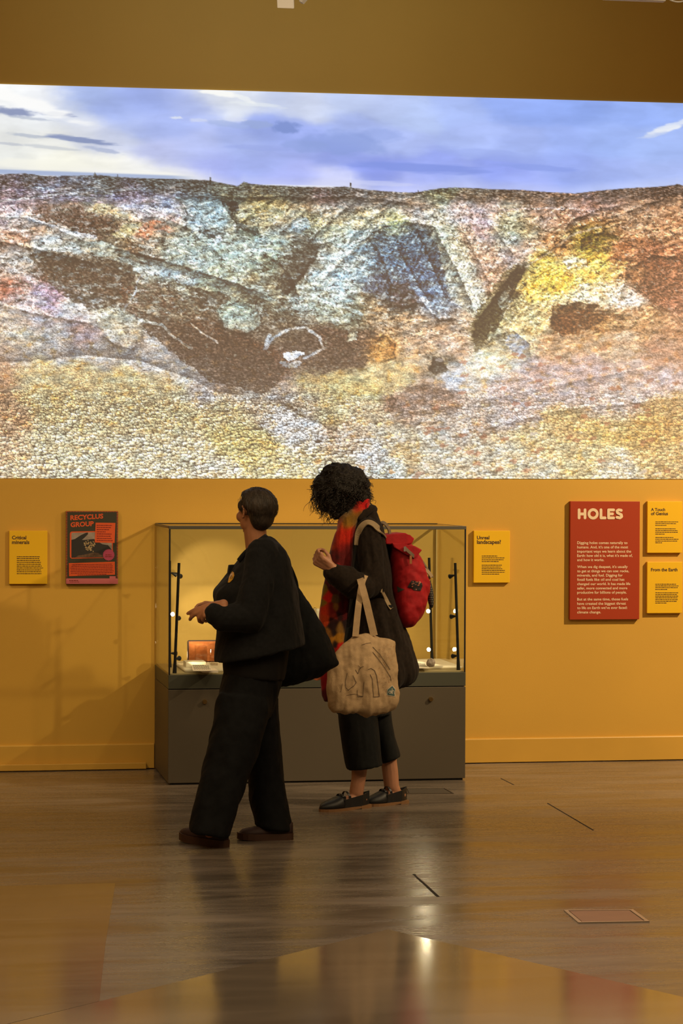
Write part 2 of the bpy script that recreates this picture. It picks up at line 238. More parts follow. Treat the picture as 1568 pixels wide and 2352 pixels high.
    veg0 = sstep(118, 96, land.mean(-1))[..., None]; hue = (1 - .85 * veg0) * fbm(X / 40, Y / 20, 4, 291, .6)[..., None]; val = fbm(X / 30 + 50, Y / 14, 5, 301, .65)[..., None]
    land = land * (1 + np.clip(.6 * val, -.34, .30) * (1 - .5 * veg0)) * (1 + hue * np.array((.16, .0, -.18)))
    scrub = sstep(.13, .24, fbm(X / 44, Y / 15, 5, 311, .62) - .00035 * np.abs(X - 620) + .13) * sstep(770, 700, Y) * sstep(430, 470, Y) * sstep(1250, 1050, X) * (1 - np.exp(-(((X - 1060) / 60) ** 2 + ((Y - 600) / 110) ** 2)))
    land = land * (1 - .38 * scrub[..., None]) + .38 * scrub[..., None] * np.array((90, 87, 76.))
    rb = sstep(.08, .2, fbm(X / 40, Y / 16, 5, 321, .62)) * sstep(1230, 1330, X) * sstep(820, 740, Y) * sstep(440, 500, Y)
    land = land * (1 - .38 * rb[..., None]) + .38 * rb[..., None] * np.array((128, 84, 52.))
    wh = sstep(.10, .22, fbm(X / 36, Y / 13, 5, 331, .6)) * sstep(450, 490, Y) * sstep(1120, 900, X) * sstep(800, 700, Y)
    land = land * (1 - .32 * wh[..., None]) + .32 * wh[..., None] * np.array((196, 200, 200.))
    land = land * (1 - .0) 
    # dry scrub speckles on the dark slopes
    lum = land.mean(-1)
    veg = sstep(128, 108, lum) * sstep(470, 540, Y)
    sp = fbm(X / 7, Y / 4.0, 3, 91)
    land = land * (1 + (veg * np.clip(sp * .8, -.42, .35))[..., None])
    bare = veg * sstep(.33, .5, fbm(X / 13, Y / 7, 3, 93))
    land = land * (1 - bare[..., None] * .7) + bare[..., None] * .7 * np.array((165, 158, 140.))
    # relief at several scales, lit from the upper left
    def relief(h, k):
        gy, gx = np.gradient(h); return np.clip((gx * .75 + gy * .9) * k, -1, 1)
    cliff = np.exp(-(((X - 960) / 200) ** 2 + ((Y - 600) / 130) ** 2))
    pebble_zone = np.clip(sstep(700, 860, Y + .12 * np.abs(X - 820) - 40), 0, 1)
    q1 = X / 60 + .5 * fbm(X / 90, Y / 60, 3, 101); q2 = Y / 36 + .5 * fbm(X / 90, Y / 60, 3, 102)
    h1 = ridged(q1 + q2 * .35, q2 - q1 * .2, 4, 103); s1 = relief(h1, 2.6)
    mid = (1 - .75 * pebble_zone)
    dia = ridged((X * .8 + Y * .45) / 11., (Y * .8 - X * .6) / 46., 3, 107); s3 = relief(dia, 2.0) * cliff
    shade = (.26 * s1 + .26 * relief(fl1, 3.2) + .26 * relief(fl2, 1.5)) * mid * (1 - .45 * veg) + .40 * s3
    land = land * (1 + shade[..., None])
    inb = sstep(440, 480, Y) * mid
    hi = sstep(.10, .75, fl1) * inb * (1 - .75 * veg); land = land + (hi * 12)[..., None]
    hi2 = sstep(.25, .85, fl2) * inb * (1 - .75 * veg); land = land + (hi2 * 16)[..., None]
    dk = sstep(.05, -.6, fl1) * sstep(415, 440, Y) * mid; land = land * (1 - .50 * dk[..., None])
    dk2 = sstep(.0, -.5, fl2) * sstep(415, 440, Y) * mid; land = land * (1 - .45 * dk2[..., None])
    gap = sstep(.2, .6, ridged(X / 14., Y / 3.4, 3, 115)) * sstep(485, 445, Y)
    land = land * (1 - .45 * gap[..., None])
    gap = sstep(.45, .75, ridged(X / 20. + 7, Y / 3.8, 3, 117)) * sstep(475, 440, Y)
    land = land + 55 * gap[..., None]
    fine = np.clip(fbm(wx / 9., wy / 4.6, 3, 401, .6) * 2.2, -1, 1); rough = sstep(445, 480, Y) * (1 - .7 * pebble_zone)
    land = land * (1 + (.30 * fine * rough * (1 - .5 * veg))[..., None] + (.08 * rough * (1 - veg))[..., None])
    spk = sstep(.34, .6, fbm(wx / 12. + 30, wy / 5., 3, 405, .6) * 1.9) * rough; land = land + (spk * (52 - 22 * veg))[..., None] * np.array((.96, 1., 1.04))
    ck = sstep(.30, .62, fbm(wx / 11. + 60, wy / 5., 3, 409, .6) * 1.9) * rough; land = land * (1 - .48 * ck[..., None])
    # contours of the hills, cliffs and boulders: a lit crest and a shaded side
    ex = X + .35 * (px_ - X) + 1.5 * fbm(X / 6, Y / 6, 2, 361); ey = Y + .35 * (py_ - Y) + 1.5 * fbm(X / 6, Y / 6, 2, 363)
    def contour(im, pts, side=1, wid=13., k=.45, hl=.30):
        best = np.full(X.shape, 1e9); sg = np.zeros(X.shape); par = np.zeros(X.shape); n = len(pts) - 1
        for i, ((ax, ay), (bx_, by_)) in enumerate(zip(pts[:-1], pts[1:])):
            dx, dy = bx_ - ax, by_ - ay; L = dx * dx + dy * dy; t = np.clip(((ex - ax) * dx + (ey - ay) * dy) / L, 0, 1)
            d = np.hypot(ex - ax - t * dx, ey - ay - t * dy); c = dx * (ey - ay) - dy * (ex - ax); nr = d < best
            best = np.where(nr, d, best); sg = np.where(nr, np.sign(c), sg); par = np.where(nr, (i + t) / n, par)
        fade = sstep(0, .12, par) * sstep(1, .88, par); s_ = best * sg * side; s_ = np.clip(s_, -500, 500)
        dark = np.where(s_ > 0, np.exp(-s_ / wid), np.exp(s_ / 1.5)) * k * fade; lite = np.where(s_ < 0, np.exp(s_ / (wid * .55)), 0) * hl * fade
        return im * (1 - dark[..., None]) * (1 + lite[..., None])
    for c_ in [([(255,540),(300,508),(345,498),(395,505),(440,530),(490,572),(520,600)], 1, 10, .35), ([(-100,502),(0,498),(60,500),(110,515),(150,535),(200,555),(240,548)], 1, 12, .4), ([(-100,560),(0,555),(80,570),(160,590),(240,610)], 1, 16, .45),
               ([(225,560),(300,578),(380,600),(450,622),(540,650),(640,688)], 1, 18, .6), ([(735,648),(770,612),(830,555),(880,520),(905,505)], 1, 16, .35), ([(905,505),(960,512),(1000,520),(1015,560),(1050,620),(1080,690),(1095,735)], 1, 14, .5),
               ([(1045,505),(1080,560),(1120,640),(1130,690)], 1, 8, .35), ([(1110,500),(1150,545),(1185,595)], 1, 8, .4), ([(1085,790),(1090,740),(1130,690),(1165,640),(1198,598)], 1, 20, .45), ([(1125,792),(1165,700),(1210,610)], -1, 12, .5),
               ([(1210,605),(1260,570),(1300,545),(1330,520),(1400,500),(1480,470),(1568,444)], 1, 14, .35), ([(380,455),(500,448),(560,455),(640,450),(720,455),(800,450),(880,458),(960,470),(1020,480)], 1, 9, .45), ([(500,452),(525,490),(545,520),(600,545)], -1, 12, .5), ([(545,520),(590,480),(630,455)], 1, 8, .4),
               ([(640,540),(680,500),(720,470)], 1, 9, .4), ([(700,560),(760,505),(820,462)], 1, 10, .45), ([(790,560),(850,505),(900,468)], 1, 9, .4), ([(650,690),(690,640),(720,600),(735,560)], -1, 16, .45), ([(690,690),(670,640),(640,600),(600,575)], -1, 14, .4),
               ([(860,560),(885,610),(900,660),(895,700)], 1, 9, .5), ([(905,560),(935,610),(965,660),(990,700)], -1, 9, .5), ([(950,520),(975,570),(1000,630),(1030,700)], -1, 9, .5), ([(890,700),(930,704),(965,690),(1010,735),(1060,730)], 1, 12, .5),
               ([(228,745),(262,716),(305,718),(334,752),(328,782),(296,800)], 1, 7, .35), ([(330,785),(300,802),(262,790),(232,765)], -1, 8, .5), ([(500,712),(545,690),(590,708),(606,745),(570,768)], 1, 7, .35), ([(500,715),(515,750),(550,765),(585,765)], 1, 8, .45),
               ([(848,795),(880,768),(906,790),(906,826),(868,832)], 1, 6, .5), ([(795,786),(800,762),(818,760),(824,784)], 1, 5, .5), ([(985,860),(992,826),(1014,822),(1028,850)], 1, 7, .5), ([(1262,752),(1268,708),(1320,692),(1380,702)], 1, 9, .5), ([(1330,580),(1335,548),(1385,530),(1425,545)], 1, 9, .45), ([(1420,700),(1440,620),(1500,585),(1568,590)], 1, 12, .4), ([(1290,540),(1310,505),(1380,480),(1460,465)], 1, 9, .4),
               ([(1105,800),(1140,770),(1180,760),(1215,790),(1220,825)], 1, 10, .4), ([(880,955),(925,895),(970,882),(1040,900)], 1, 8, .25), ([(-100,690),(0,700),(80,720),(160,735),(230,745)], 1, 12, .3), ([(-100,830),(60,830),(200,815),(330,830),(440,870),(500,900),(620,915)], -1, 16, .35), ([(620,915),(700,960),(790,1000)], -1, 14, .4), ([(870,960),(960,945),(1100,920),(1300,880),(1568,830)], 1, 10, .22), ([(1000,1010),(1150,975),(1300,940),(1568,915)], 1, 10, .25)]:
        land = contour(land, c_[0], c_[1], c_[2], c_[3])
    # loose stones: three sizes that grow towards the bottom of the picture
    t = np.clip((Y - 700) / 400, 0, 1)
    st = np.zeros(X.shape); edge = np.zeros(X.shape); rnd = np.zeros(X.shape)
    for k, (sx, sy, lo, hi_, sd) in enumerate([(5.2, 3.2, 640, 990, 121), (11.5, 6.0, 830, 1400, 122), (22., 12.0, 940, 1500, 123)]):
        f1, f2, cid, vx, vy = worley((X + .25 * Y + 3 * fbm(X / 20, Y / 15, 2, sd)) / sx, (Y - .1 * X + 2 * fbm(X / 20, Y / 15, 2, sd + 3)) / sy, sd)
        w = sstep(lo, lo + 120, Y) * (1 if hi_ > 1200 else 1 - .6 * sstep(hi_ - 80, hi_ + 60, Y))
        if k == 2: w = w * (cid > .62) * sstep(.25, .05, f1 - .35)
        st += w * np.clip((-vx * .5 - vy * .8) * -1.1, -.6, .6) * (.8 if k else .55)
        edge = np.maximum(edge, w * sstep(.16, .0, f2 - f1) * (.62 if k else .4)); rnd += w * (cid - .5) * (.5 if k else .35)
    crisp = .62 + .38 * sstep(900, 650, X - .4 * (Y - 900) + 60 * fbm(X / 60, Y / 40, 3, 371)) ; crisp = crisp * (.65 + .35 * sstep(820, 940, Y)) + .25 * sstep(990, 1050, Y) * sstep(980, 860, X) * sstep(700, 760, X)
    pz = pebble_zone * crisp
    land = land * (1 + (pz * (st * .9 + rnd * .62))[..., None]) * (1 - (pz * edge * 1.25)[..., None])
    g1, g2, gc, gx_, gy_ = worley((X + .4 * Y) / 30., (Y + 3 * fbm(X / 20, Y / 20, 2, 381)) / 17., 383)
    rk = (gc > .80) * sstep(.34, .24, g1 + .25 * fbm(X / 9, Y / 6, 2, 385)) * sstep(770, 820, Y) * sstep(880, 980, X)
    land = land * (1 - .55 * rk[..., None]) + .55 * rk[..., None] * np.where((gc > .93)[..., None], np.array((214, 200, 190.)), np.array((150, 88, 62.)))
    rk2 = (gc < .2) * sstep(.36, .26, g1 + .25 * fbm(X / 9, Y / 6, 2, 386)) * sstep(960, 1010, Y) * sstep(1000, 900, X) * sstep(690, 740, X)
    land = land * (1 - .6 * rk2[..., None]) + .6 * rk2[..., None] * np.where((gc > .1)[..., None], np.array((206, 214, 222.)), np.array((196, 134, 72.)))
    warm = pebble_zone * sstep(.1, .5, fbm(X / 22, Y / 14, 3, 131))
    land = land * (1 - warm[..., None] * (1 - np.array((1.0, .92, .76))))
    spark = pebble_zone * sstep(.52, .75, fbm(X / 6, Y / 4.4, 2, 133)) * sstep(700, 900, Y)
    land = land * (1 + (.10 * pebble_zone - .10 * pebble_zone * sstep(800, 500, X) * sstep(1090, 960, Y))[..., None]) + (spark * 60)[..., None]
    land = land * (1 + .10 * fbm(X / 3.2, Y / 2.6, 2, 135))[..., None]
    # projector light washes the darks out a little and the right and left borders warm up
    land = 255 * (np.clip(land, 4, 400) / 255) ** .96
    mz = (sstep(1180, 1000, X) * sstep(800, 700, Y))[..., None]; land = land * (1 + mz * (np.array((.985, 1.03, 1.035)) - 1)); gl = land.mean(-1, keepdims=True); land = (gl + (1.12 - .16 * pebble_zone[..., None]) * (land - gl)); land = 145 + (land - 145) * (1 + .16 * sstep(860, 760, Y))[..., None]
    rs = (sstep(1330, 1450, X) * sstep(900, 780, Y))[..., None]; gl = land.mean(-1, keepdims=True); land = gl + (1 - .24 * rs) * (land - gl) + 10 * rs
    flo = np.array((103, 83, 66.)) * (.80 + .20 * sstep(480, 640, Y))[..., None]; land = (np.clip(land, 0, 500) ** 4 + flo ** 4) ** .25
    rt = (sstep(1380, 1640, X) * .25 + sstep(90, -60, X) * .25)[..., None]
    land = land * (1 - rt) + rt * land.mean(-1, keepdims=True) * np.array((1.18, .86, .62))
    hz = np.interp(X, [-112,0,60,100,230,300,440,480,545,560,600,680,750,790,840,900,950,1010,1050,1130,1200,1260,1320,1370,1440,1520,1548,1555,1568,1690],
                   [398,400,398,404,402,408,412,414,427,420,424,428,430,428,435,440,442,432,430,434,436,441,444,438,432,428,424,422,426,420]) + 1.6 * fbm(X / 14, Y * 0, 3, 141)
    for (hx, hh, hw) in ((218,7,3),(270,5,2),(483,10,3),(805,16,2.2),(960,4,2),(560,3,10)):
        hz = np.minimum(hz, np.where(np.abs(X - hx) < hw, hz - hh * (1 - np.abs(X - hx) / hw * .7), hz))
    mk = sstep(-1.2, 1.2, Y - hz)[..., None]
    im = sky * (1 - mk) + land * mk
    glow = (sstep(26, 0, hz - Y) * (1 - mk[..., 0]) * .25)[..., None]
    im = im * (1 - glow) + glow * np.array((236, 236, 246.))
    im = np.clip(im, 0, 255) / 255.
    lin = np.where(im <= .04045, im / 12.92, ((im + .055) / 1.055) ** 2.4)
    return xs, X, Y, lin
# ---------------------------------------------------------------- helpers
def ray(px, py):
    return (_fw + _r2 * ((px - 784) / FPX) - _u2 * ((py - 1176) / FPX))
def W(px, py, Y):
    """the point of the vertical plane y = Y that the photograph shows at a pixel"""
    d = ray(px, py); return CAM + d * ((Y - CAM.y) / d.y)
def F(px, py, z=0.0):
    d = ray(px, py); return CAM + d * ((z - CAM.z) / d.z)
def lin(c):
    c = [v / 255. for v in c]
    return tuple(v / 12.92 if v <= .04045 else ((v + .055) / 1.055) ** 2.4 for v in c)
def mat(name, color, rough=.6, metal=0., spec=.5, var=0., vscale=8., bump=0., bscale=60., stretch=None, emit=None, estr=0., coat=0., attr=None, sheen=0., var2=None):
    m = bpy.data.materials.new(name); m.use_nodes = True; nt = m.node_tree; b = nt.nodes['Principled BSDF']
    b.inputs['Roughness'].default_value = rough; b.inputs['Metallic'].default_value = metal; b.inputs['Specular IOR Level'].default_value = spec
    b.inputs['Base Color'].default_value = (*color, 1)
    if coat: b.inputs['Coat Weight'].default_value = coat
    if sheen: b.inputs['Sheen Weight'].default_value = sheen; b.inputs['Sheen Roughness'].default_value = .5
    L = nt.links.new
    tc = nt.nodes.new('ShaderNodeTexCoord'); mp = nt.nodes.new('ShaderNodeMapping'); L(tc.outputs['Object'], mp.inputs[0])
    if stretch: mp.inputs['Scale'].default_value = stretch
    if attr:
        a = nt.nodes.new('ShaderNodeAttribute'); a.attribute_name = attr; src = a.outputs['Color']
    else: src = None
    if var:
        n = nt.nodes.new('ShaderNodeTexNoise'); n.inputs['Scale'].default_value = vscale; n.inputs['Detail'].default_value = 6; L(mp.outputs[0], n.inputs['Vector'])
        mr = nt.nodes.new('ShaderNodeMapRange'); mr.inputs[1].default_value = .3; mr.inputs[2].default_value = .7; mr.inputs[3].default_value = 1 - var; mr.inputs[4].default_value = 1 + var; L(n.outputs['Fac'], mr.inputs[0])
        mx = nt.nodes.new('ShaderNodeMix'); mx.data_type = 'RGBA'; mx.blend_type = 'MULTIPLY'; mx.inputs[0].default_value = 1
        if src: L(src, mx.inputs[6])
        else: mx.inputs[6].default_value = (*color, 1)
        L(mr.outputs[0], mx.inputs[7]); src = mx.outputs[2]
    if src: L(src, b.inputs['Base Color'])
    if bump:
        n2 = nt.nodes.new('ShaderNodeTexNoise'); n2.inputs['Scale'].default_value = bscale; n2.inputs['Detail'].default_value = 5; L(mp.outputs[0], n2.inputs['Vector'])
        bp = nt.nodes.new('ShaderNodeBump'); bp.inputs['Strength'].default_value = bump; bp.inputs['Distance'].default_value = .01; L(n2.outputs['Fac'], bp.inputs['Height']); L(bp.outputs[0], b.inputs['Normal'])
    if emit: b.inputs['Emission Color'].default_value = (*emit, 1); b.inputs['Emission Strength'].default_value = estr
    return m
def glass_mat(name, tint=(.97, .99, .97), ior=1.5):
    m = bpy.data.materials.new(name); m.use_nodes = True; nt = m.node_tree; nt.nodes.remove(nt.nodes['Principled BSDF'])
    out = nt.nodes['Material Output']; fr = nt.nodes.new('ShaderNodeFresnel'); ge = nt.nodes.new('ShaderNodeNewGeometry'); mr = nt.nodes.new('ShaderNodeMapRange')
    mr.inputs[3].default_value = ior; mr.inputs[4].default_value = 1 / ior; nt.links.new(ge.outputs['Backfacing'], mr.inputs[0]); nt.links.new(mr.outputs[0], fr.inputs[0])
    t = nt.nodes.new('ShaderNodeBsdfTransparent'); t.inputs[0].default_value = (*tint, 1)
    g = nt.nodes.new('ShaderNodeBsdfGlossy'); g.inputs['Roughness'].default_value = .02
    mx = nt.nodes.new('ShaderNodeMixShader'); nt.links.new(fr.outputs[0], mx.inputs[0]); nt.links.new(t.outputs[0], mx.inputs[1]); nt.links.new(g.outputs[0], mx.inputs[2]); nt.links.new(mx.outputs[0], out.inputs[0])
    return m
def tag(o, label=None, cat=None, group=None, kind=None):
    for k, v in (('label', label), ('category', cat), ('group', group), ('kind', kind)):
        if v: o[k] = v
    return o
def empty(name, loc, label, cat, group=None):
    o = bpy.data.objects.new(name, None); COL.objects.link(o); o.location = loc; o.empty_display_size = .05
    return tag(o, label, cat, group)
def link(name, me, m=None, parent=None):
    o = bpy.data.objects.new(name, me); COL.objects.link(o)
    if m is not None:
        for x in (m if isinstance(m, (list, tuple)) else [m]): me.materials.append(x)
    if parent is not None:
        o.parent = parent
        off = Vector(parent.location)
        pp = parent.parent
        while pp is not None: off += Vector(pp.location); pp = pp.parent
        me.transform(Matrix.Translation(-off))      # geometry is written in world metres; the child sits at its parent's origin
    return o
def obj(name, bm, m=None, parent=None, smooth=False, bevel=0.):
    if bevel: bmesh.ops.bevel(bm, geom=list(bm.edges), offset=bevel, segments=2, affect='EDGES', profile=.5)
    bmesh.ops.recalc_face_normals(bm, faces=list(bm.faces))
    me = bpy.data.meshes.new(name); bm.to_mesh(me); bm.free()
    if smooth: me.polygons.foreach_set('use_smooth', [True] * len(me.polygons))
    return link(name, me, m, parent)
def box(bm, lo, hi):
    lo, hi = Vector(lo), Vector(hi)
    r = bmesh.ops.create_cube(bm, size=1.0)
    for v in r['verts']: v.co = Vector((lo[i] + (hi[i] - lo[i]) * (v.co[i] + .5) for i in range(3)))
    return r['verts']
def bx(name, lo, hi, m, parent=None, bevel=0.):
    bm = bmesh.new(); box(bm, lo, hi); return obj(name, bm, m, parent, bevel=bevel)
def rings(bm, R, cap=True):
    vs = [[bm.verts.new(p) for p in r] for r in R]; n = len(vs[0])
    for a, b in zip(vs[:-1], vs[1:]):
        for i in range(n): bm.faces.new((a[i], a[(i + 1) % n], b[(i + 1) % n], b[i]))
    if cap: bm.faces.new(list(reversed(vs[0]))); bm.faces.new(vs[-1])
    return vs
def frame_of(d):
    d = Vector(d).normalized(); a = Vector((0, 0, 1)) if abs(d.z) < .9 else Vector((1, 0, 0))
    x = a.cross(d).normalized(); return x, d.cross(x)
def tube(bm, pts, rad, n=12, cap=True):
    pts = [Vector(p) for p in pts]; rad = rad if isinstance(rad, (list, tuple)) else [rad] * len(pts); R = []; px = None
    for i, p in enumerate(pts):
        d = (pts[min(i + 1, len(pts) - 1)] - pts[max(i - 1, 0)]).normalized()
        if px is None: x, y = frame_of(d)
        else:
            x = (px - d * px.dot(d)).normalized(); y = d.cross(x)
        px = x
        R.append([p + (x * math.cos(t) + y * math.sin(t)) * rad[i] for t in (2 * math.pi * k / n for k in range(n))])
    return rings(bm, R, cap)
def capsule(bm, p0, p1, r0, r1, n=14, k=4):
    p0, p1 = Vector(p0), Vector(p1); d = (p1 - p0).normalized(); P = []; Q = []
    for i in range(k): a = math.pi / 2 * (1 - i / k); P.append(p0 - d * r0 * math.sin(a)); Q.append(max(r0 * math.cos(a), r0 * .05))
    P.append(p0); Q.append(r0); P.append(p1); Q.append(r1)
    for i in range(1, k + 1): a = math.pi / 2 * i / k; P.append(p1 + d * r1 * math.sin(a)); Q.append(max(r1 * math.cos(a), r1 * .05))
    x, y = frame_of(d)
    rings(bm, [[p + (x * math.cos(t) + y * math.sin(t)) * q for t in (2 * math.pi * j / n for j in range(n))] for p, q in zip(P, Q)])
def chain(bm, joints):
    """joints: (point, radius) - tapered limbs that share their joints"""
    for (a, ra), (b, rb) in zip(joints[:-1], joints[1:]): capsule(bm, a, b, ra, rb)
def ball(bm, c, r, ax=None, sub=3):
    """ellipsoid; r = radii along the axes ax (three vectors)"""
    r = (r, r, r) if isinstance(r, (int, float)) else r
    ax = ax or (Vector((1, 0, 0)), Vector((0, 1, 0)), Vector((0, 0, 1)))
    q = bmesh.ops.create_icosphere(bm, subdivisions=sub, radius=1.0)
    for v in q['verts']: co = v.co.copy(); v.co = Vector(c) + ax[0] * (co.x * r[0]) + ax[1] * (co.y * r[1]) + ax[2] * (co.z * r[2])
def catmull(rows, m):
    A = np.array(rows, float); n = len(A); out = []
    for i in range(n - 1):
        p0, p1, p2, p3 = A[max(i - 1, 0)], A[i], A[i + 1], A[min(i + 2, n - 1)]
        for k in range(m):
            t = k / m; out.append(.5 * ((2 * p1) + (-p0 + p2) * t + (2 * p0 - 5 * p1 + 4 * p2 - p3) * t * t + (-p0 + 3 * p1 - 3 * p2 + p3) * t ** 3))
    out.append(A[-1]); return out
def loft(bm, rows, n=28, m=4, e=2.0, cap=True, fold=None):
    """rows: (xl, yl, xr, yr, Y, half depth): a body that is xl..xr wide in the photograph and 2*half depth thick"""
    R = []
    for j, (xl, yl, xr, yr, Y, hd) in enumerate(catmull(rows, m)):
        a, b = W(xl, yl, Y), W(xr, yr, Y); c = (a + b) / 2; ax = (b - a) / 2; ring = []
        for k in range(n):
            t = 2 * math.pi * k / n; ct, s = math.cos(t), math.sin(t)
            ct = math.copysign(abs(ct) ** (2 / e), ct); s = math.copysign(abs(s) ** (2 / e), s)
            ring.append(c + ax * ct + Vector((0, 1, 0)) * (hd * s))
        R.append(ring)
    return rings(bm, R, cap)
def solidify_union(name, bm, voxel, m, parent, smooth=4, folds=None, keep=None):
    """one continuous surface: the shapes in bm fused, smoothed and (folds) creased along its normals"""
    bmesh.ops.recalc_face_normals(bm, faces=list(bm.faces))
    me = bpy.data.meshes.new('tmp'); bm.to_mesh(me); bm.free(); o = bpy.data.objects.new('tmp', me); COL.objects.link(o)
    r = o.modifiers.new('r', 'REMESH'); r.mode = 'VOXEL'; r.voxel_size = voxel; r.adaptivity = 0
    if smooth: s = o.modifiers.new('s', 'SMOOTH'); s.factor = .5; s.iterations = smooth
    dg = bpy.context.evaluated_depsgraph_get(); dg.update()
    new = bpy.data.meshes.new_from_object(o.evaluated_get(dg)); bpy.data.objects.remove(o); bpy.data.meshes.remove(me)
    new.name = name
    if folds:
        n = len(new.vertices); co = np.empty(n * 3); no = np.empty(n * 3); new.vertices.foreach_get('co', co); new.vertices.foreach_get('normal', no)
        co = co.reshape(-1, 3); no = no.reshape(-1, 3); co = co + no * folds(co)[:, None]; new.vertices.foreach_set('co', co.ravel())
    new.polygons.foreach_set('use_smooth', [True] * len(new.polygons)); new.materials.clear()
    return link(name, new, m, parent)
def strip(bm, pts, width, thick, up=None):
    """a flat strap along pts; up = the direction of its flat face's normal at each point"""
    pts = [Vector(p) for p in pts]; R = []
    for i, p in enumerate(pts):
        d = (pts[min(i + 1, len(pts) - 1)] - pts[max(i - 1, 0)]).normalized()
        nrm = Vector(up[i] if isinstance(up, list) else up); s = d.cross(nrm).normalized(); nn = s.cross(d).normalized()
        w = width[i] if isinstance(width, (list, tuple)) else width
        R.append([p + s * (w / 2) + nn * (thick / 2), p - s * (w / 2) + nn * (thick / 2), p - s * (w / 2) - nn * (thick / 2), p + s * (w / 2) - nn * (thick / 2)])
    return rings(bm, R)
def smooth_pts(pts, m=5):
    return [Vector(p) for p in catmull([tuple(p) for p in pts], m)]
def prism(bm, pts, d):
    a = [bm.verts.new(p) for p in pts]; b = [bm.verts.new(Vector(p) + Vector(d)) for p in pts]; n = len(a)
    bm.faces.new(a); bm.faces.new(list(reversed(b)))
    for i in range(n): bm.faces.new((a[i], b[i], b[(i + 1) % n], a[(i + 1) % n]))
def fold_noise(sx, sy, sz, amp, seed=0):
    def f(co):
        x, y, z = co[:, 0] * sx, co[:, 1] * sy, co[:, 2] * sz
        return amp * (fbm(x + .37 * y + seed * 7.7, z + .61 * y, 3, 400 + seed) * 1.6)
    return f

# ---------------------------------------------------------------- the room
OCHRE = (.60, .345, .055)
M_wall = mat('ochre_wall_paint', OCHRE, rough=.62, spec=.25, var=.04, vscale=1.2, bump=.06, bscale=180)
M_skirt = mat('ochre_gloss_paint', (.60, .345, .055), rough=.42, spec=.4, var=.05, vscale=3)
M_dark = mat('dark_shell_paint', (.30, .24, .17), rough=.8)
M_ceil = mat('dark_ceiling_paint', (.30, .25, .19), rough=.85)
def floor_mat(name, rough, spec, streak, base, ior=1.5):
    m = bpy.data.materials.new(name); m.use_nodes = True; nt = m.node_tree; b = nt.nodes['Principled BSDF']; L = nt.links.new
    tc = nt.nodes.new('ShaderNodeTexCoord')
    def nz(scale, st, rot=0., detail=6, dist=0.):
        mp = nt.nodes.new('ShaderNodeMapping'); mp.inputs['Scale'].default_value = st; mp.inputs['Rotation'].default_value = (0, 0, rot); L(tc.outputs['Object'], mp.inputs[0])
        n = nt.nodes.new('ShaderNodeTexNoise'); n.inputs['Scale'].default_value = scale; n.inputs['Detail'].default_value = detail; n.inputs['Distortion'].default_value = dist; L(mp.outputs[0], n.inputs['Vector']); return n.outputs['Fac']
    def rng(s, a, c, lo, hi):
        r = nt.nodes.new('ShaderNodeMapRange'); r.inputs[1].default_value = a; r.inputs[2].default_value = c; r.inputs[3].default_value = lo; r.inputs[4].default_value = hi; L(s, r.inputs[0]); return r.outputs[0]
    def mul(a, c):
        x = nt.nodes.new('ShaderNodeMath'); x.operation = 'MULTIPLY'; L(a, x.inputs[0]); L(c, x.inputs[1]); return x.outputs[0]
    s1 = nz(1.6, (.55, 2.6, 1), .06, 8, .8); s2 = nz(5., (.5, 3.5, 1), -.12, 6, .5); s3 = nz(24., (.5, 2.5, 1), .3, 4, .4)
    col = nt.nodes.new('ShaderNodeMix'); col.data_type = 'RGBA'; col.blend_type = 'MULTIPLY'; col.inputs[0].default_value = 1; col.inputs[6].default_value = (*base, 1)
    v = mul(rng(s1, .3, .7, 1 - streak, 1 + streak), rng(s2, .3, .7, 1 - streak * .6, 1 + streak * .6)); L(v, col.inputs[7]); L(col.outputs[2], b.inputs['Base Color'])
    r = mul(rng(s1, .3, .7, rough * (1 - streak * .7), rough * (1 + streak * .7)), rng(s3, .3, .7, 1 - streak * .4, 1 + streak * .4)); L(r, b.inputs['Roughness'])
    b.inputs['Specular IOR Level'].default_value = spec; b.inputs['IOR'].default_value = ior
    bp = nt.nodes.new('ShaderNodeBump'); bp.inputs['Strength'].default_value = .10 * streak; bp.inputs['Distance'].default_value = .004; L(s2, bp.inputs['Height']); L(bp.outputs[0], b.inputs['Normal'])
    return m
M_floor = floor_mat('scuffed_resin_floor', .27, .75, .40, (.150, .120, .094))
M_polish = floor_mat('polished_resin_floor', .12, 1.0, .14, (.185, .148, .115), 1.62)
X0, X1, YN, ZC = -5.2, 7.6, -15.2, 4.75
floor = bx('floor', (X0, YN, -.12), (X1, 0, 0), M_floor); tag(floor, kind='structure')
def floor_patch(pts, m, z=.0006):
    bm = bmesh.new(); vs = [bm.verts.new((*F(*p).xy, z)) for p in pts]; bm.faces.new(vs)
    return obj('floor_panel', bm, m, floor)
floor_patch([(-900, 2700), (-60, 2372), (470, 2240), (890, 2135), (1568, 2290), (2100, 2412), (2400, 2700)], M_polish)
floor_patch([(-420, 2044), (265, 2029), (242, 2170), (228, 2300), (-60, 2371), (-900, 2695)], floor_mat('worn_polished_floor', .15, 1.0, .2, (.147, .117, .090), 1.55))
tag(bx('wall_back', (X0, 0, 0), (X1, .2, ZC), M_wall), kind='structure')
tag(bx('wall_left', (X0 - .2, YN, 0), (X0, .2, ZC), M_wall), kind='structure')
tag(bx('wall_right', (X1, YN, 0), (X1 + .2, .2, ZC), M_wall), kind='structure')
tag(bx('wall_front', (X0 - .2, YN - .2, 0), (X1 + .2, YN, ZC), M_dark), kind='structure')
tag(bx('ceiling', (X0 - .2, YN - .2, ZC), (X1 + .2, .2, ZC + .1), M_ceil), kind='structure')
CX0, CW, CD, CH = -.2859, 1.646, .7665, 1.4027          # display case: front left corner, width, depth, height
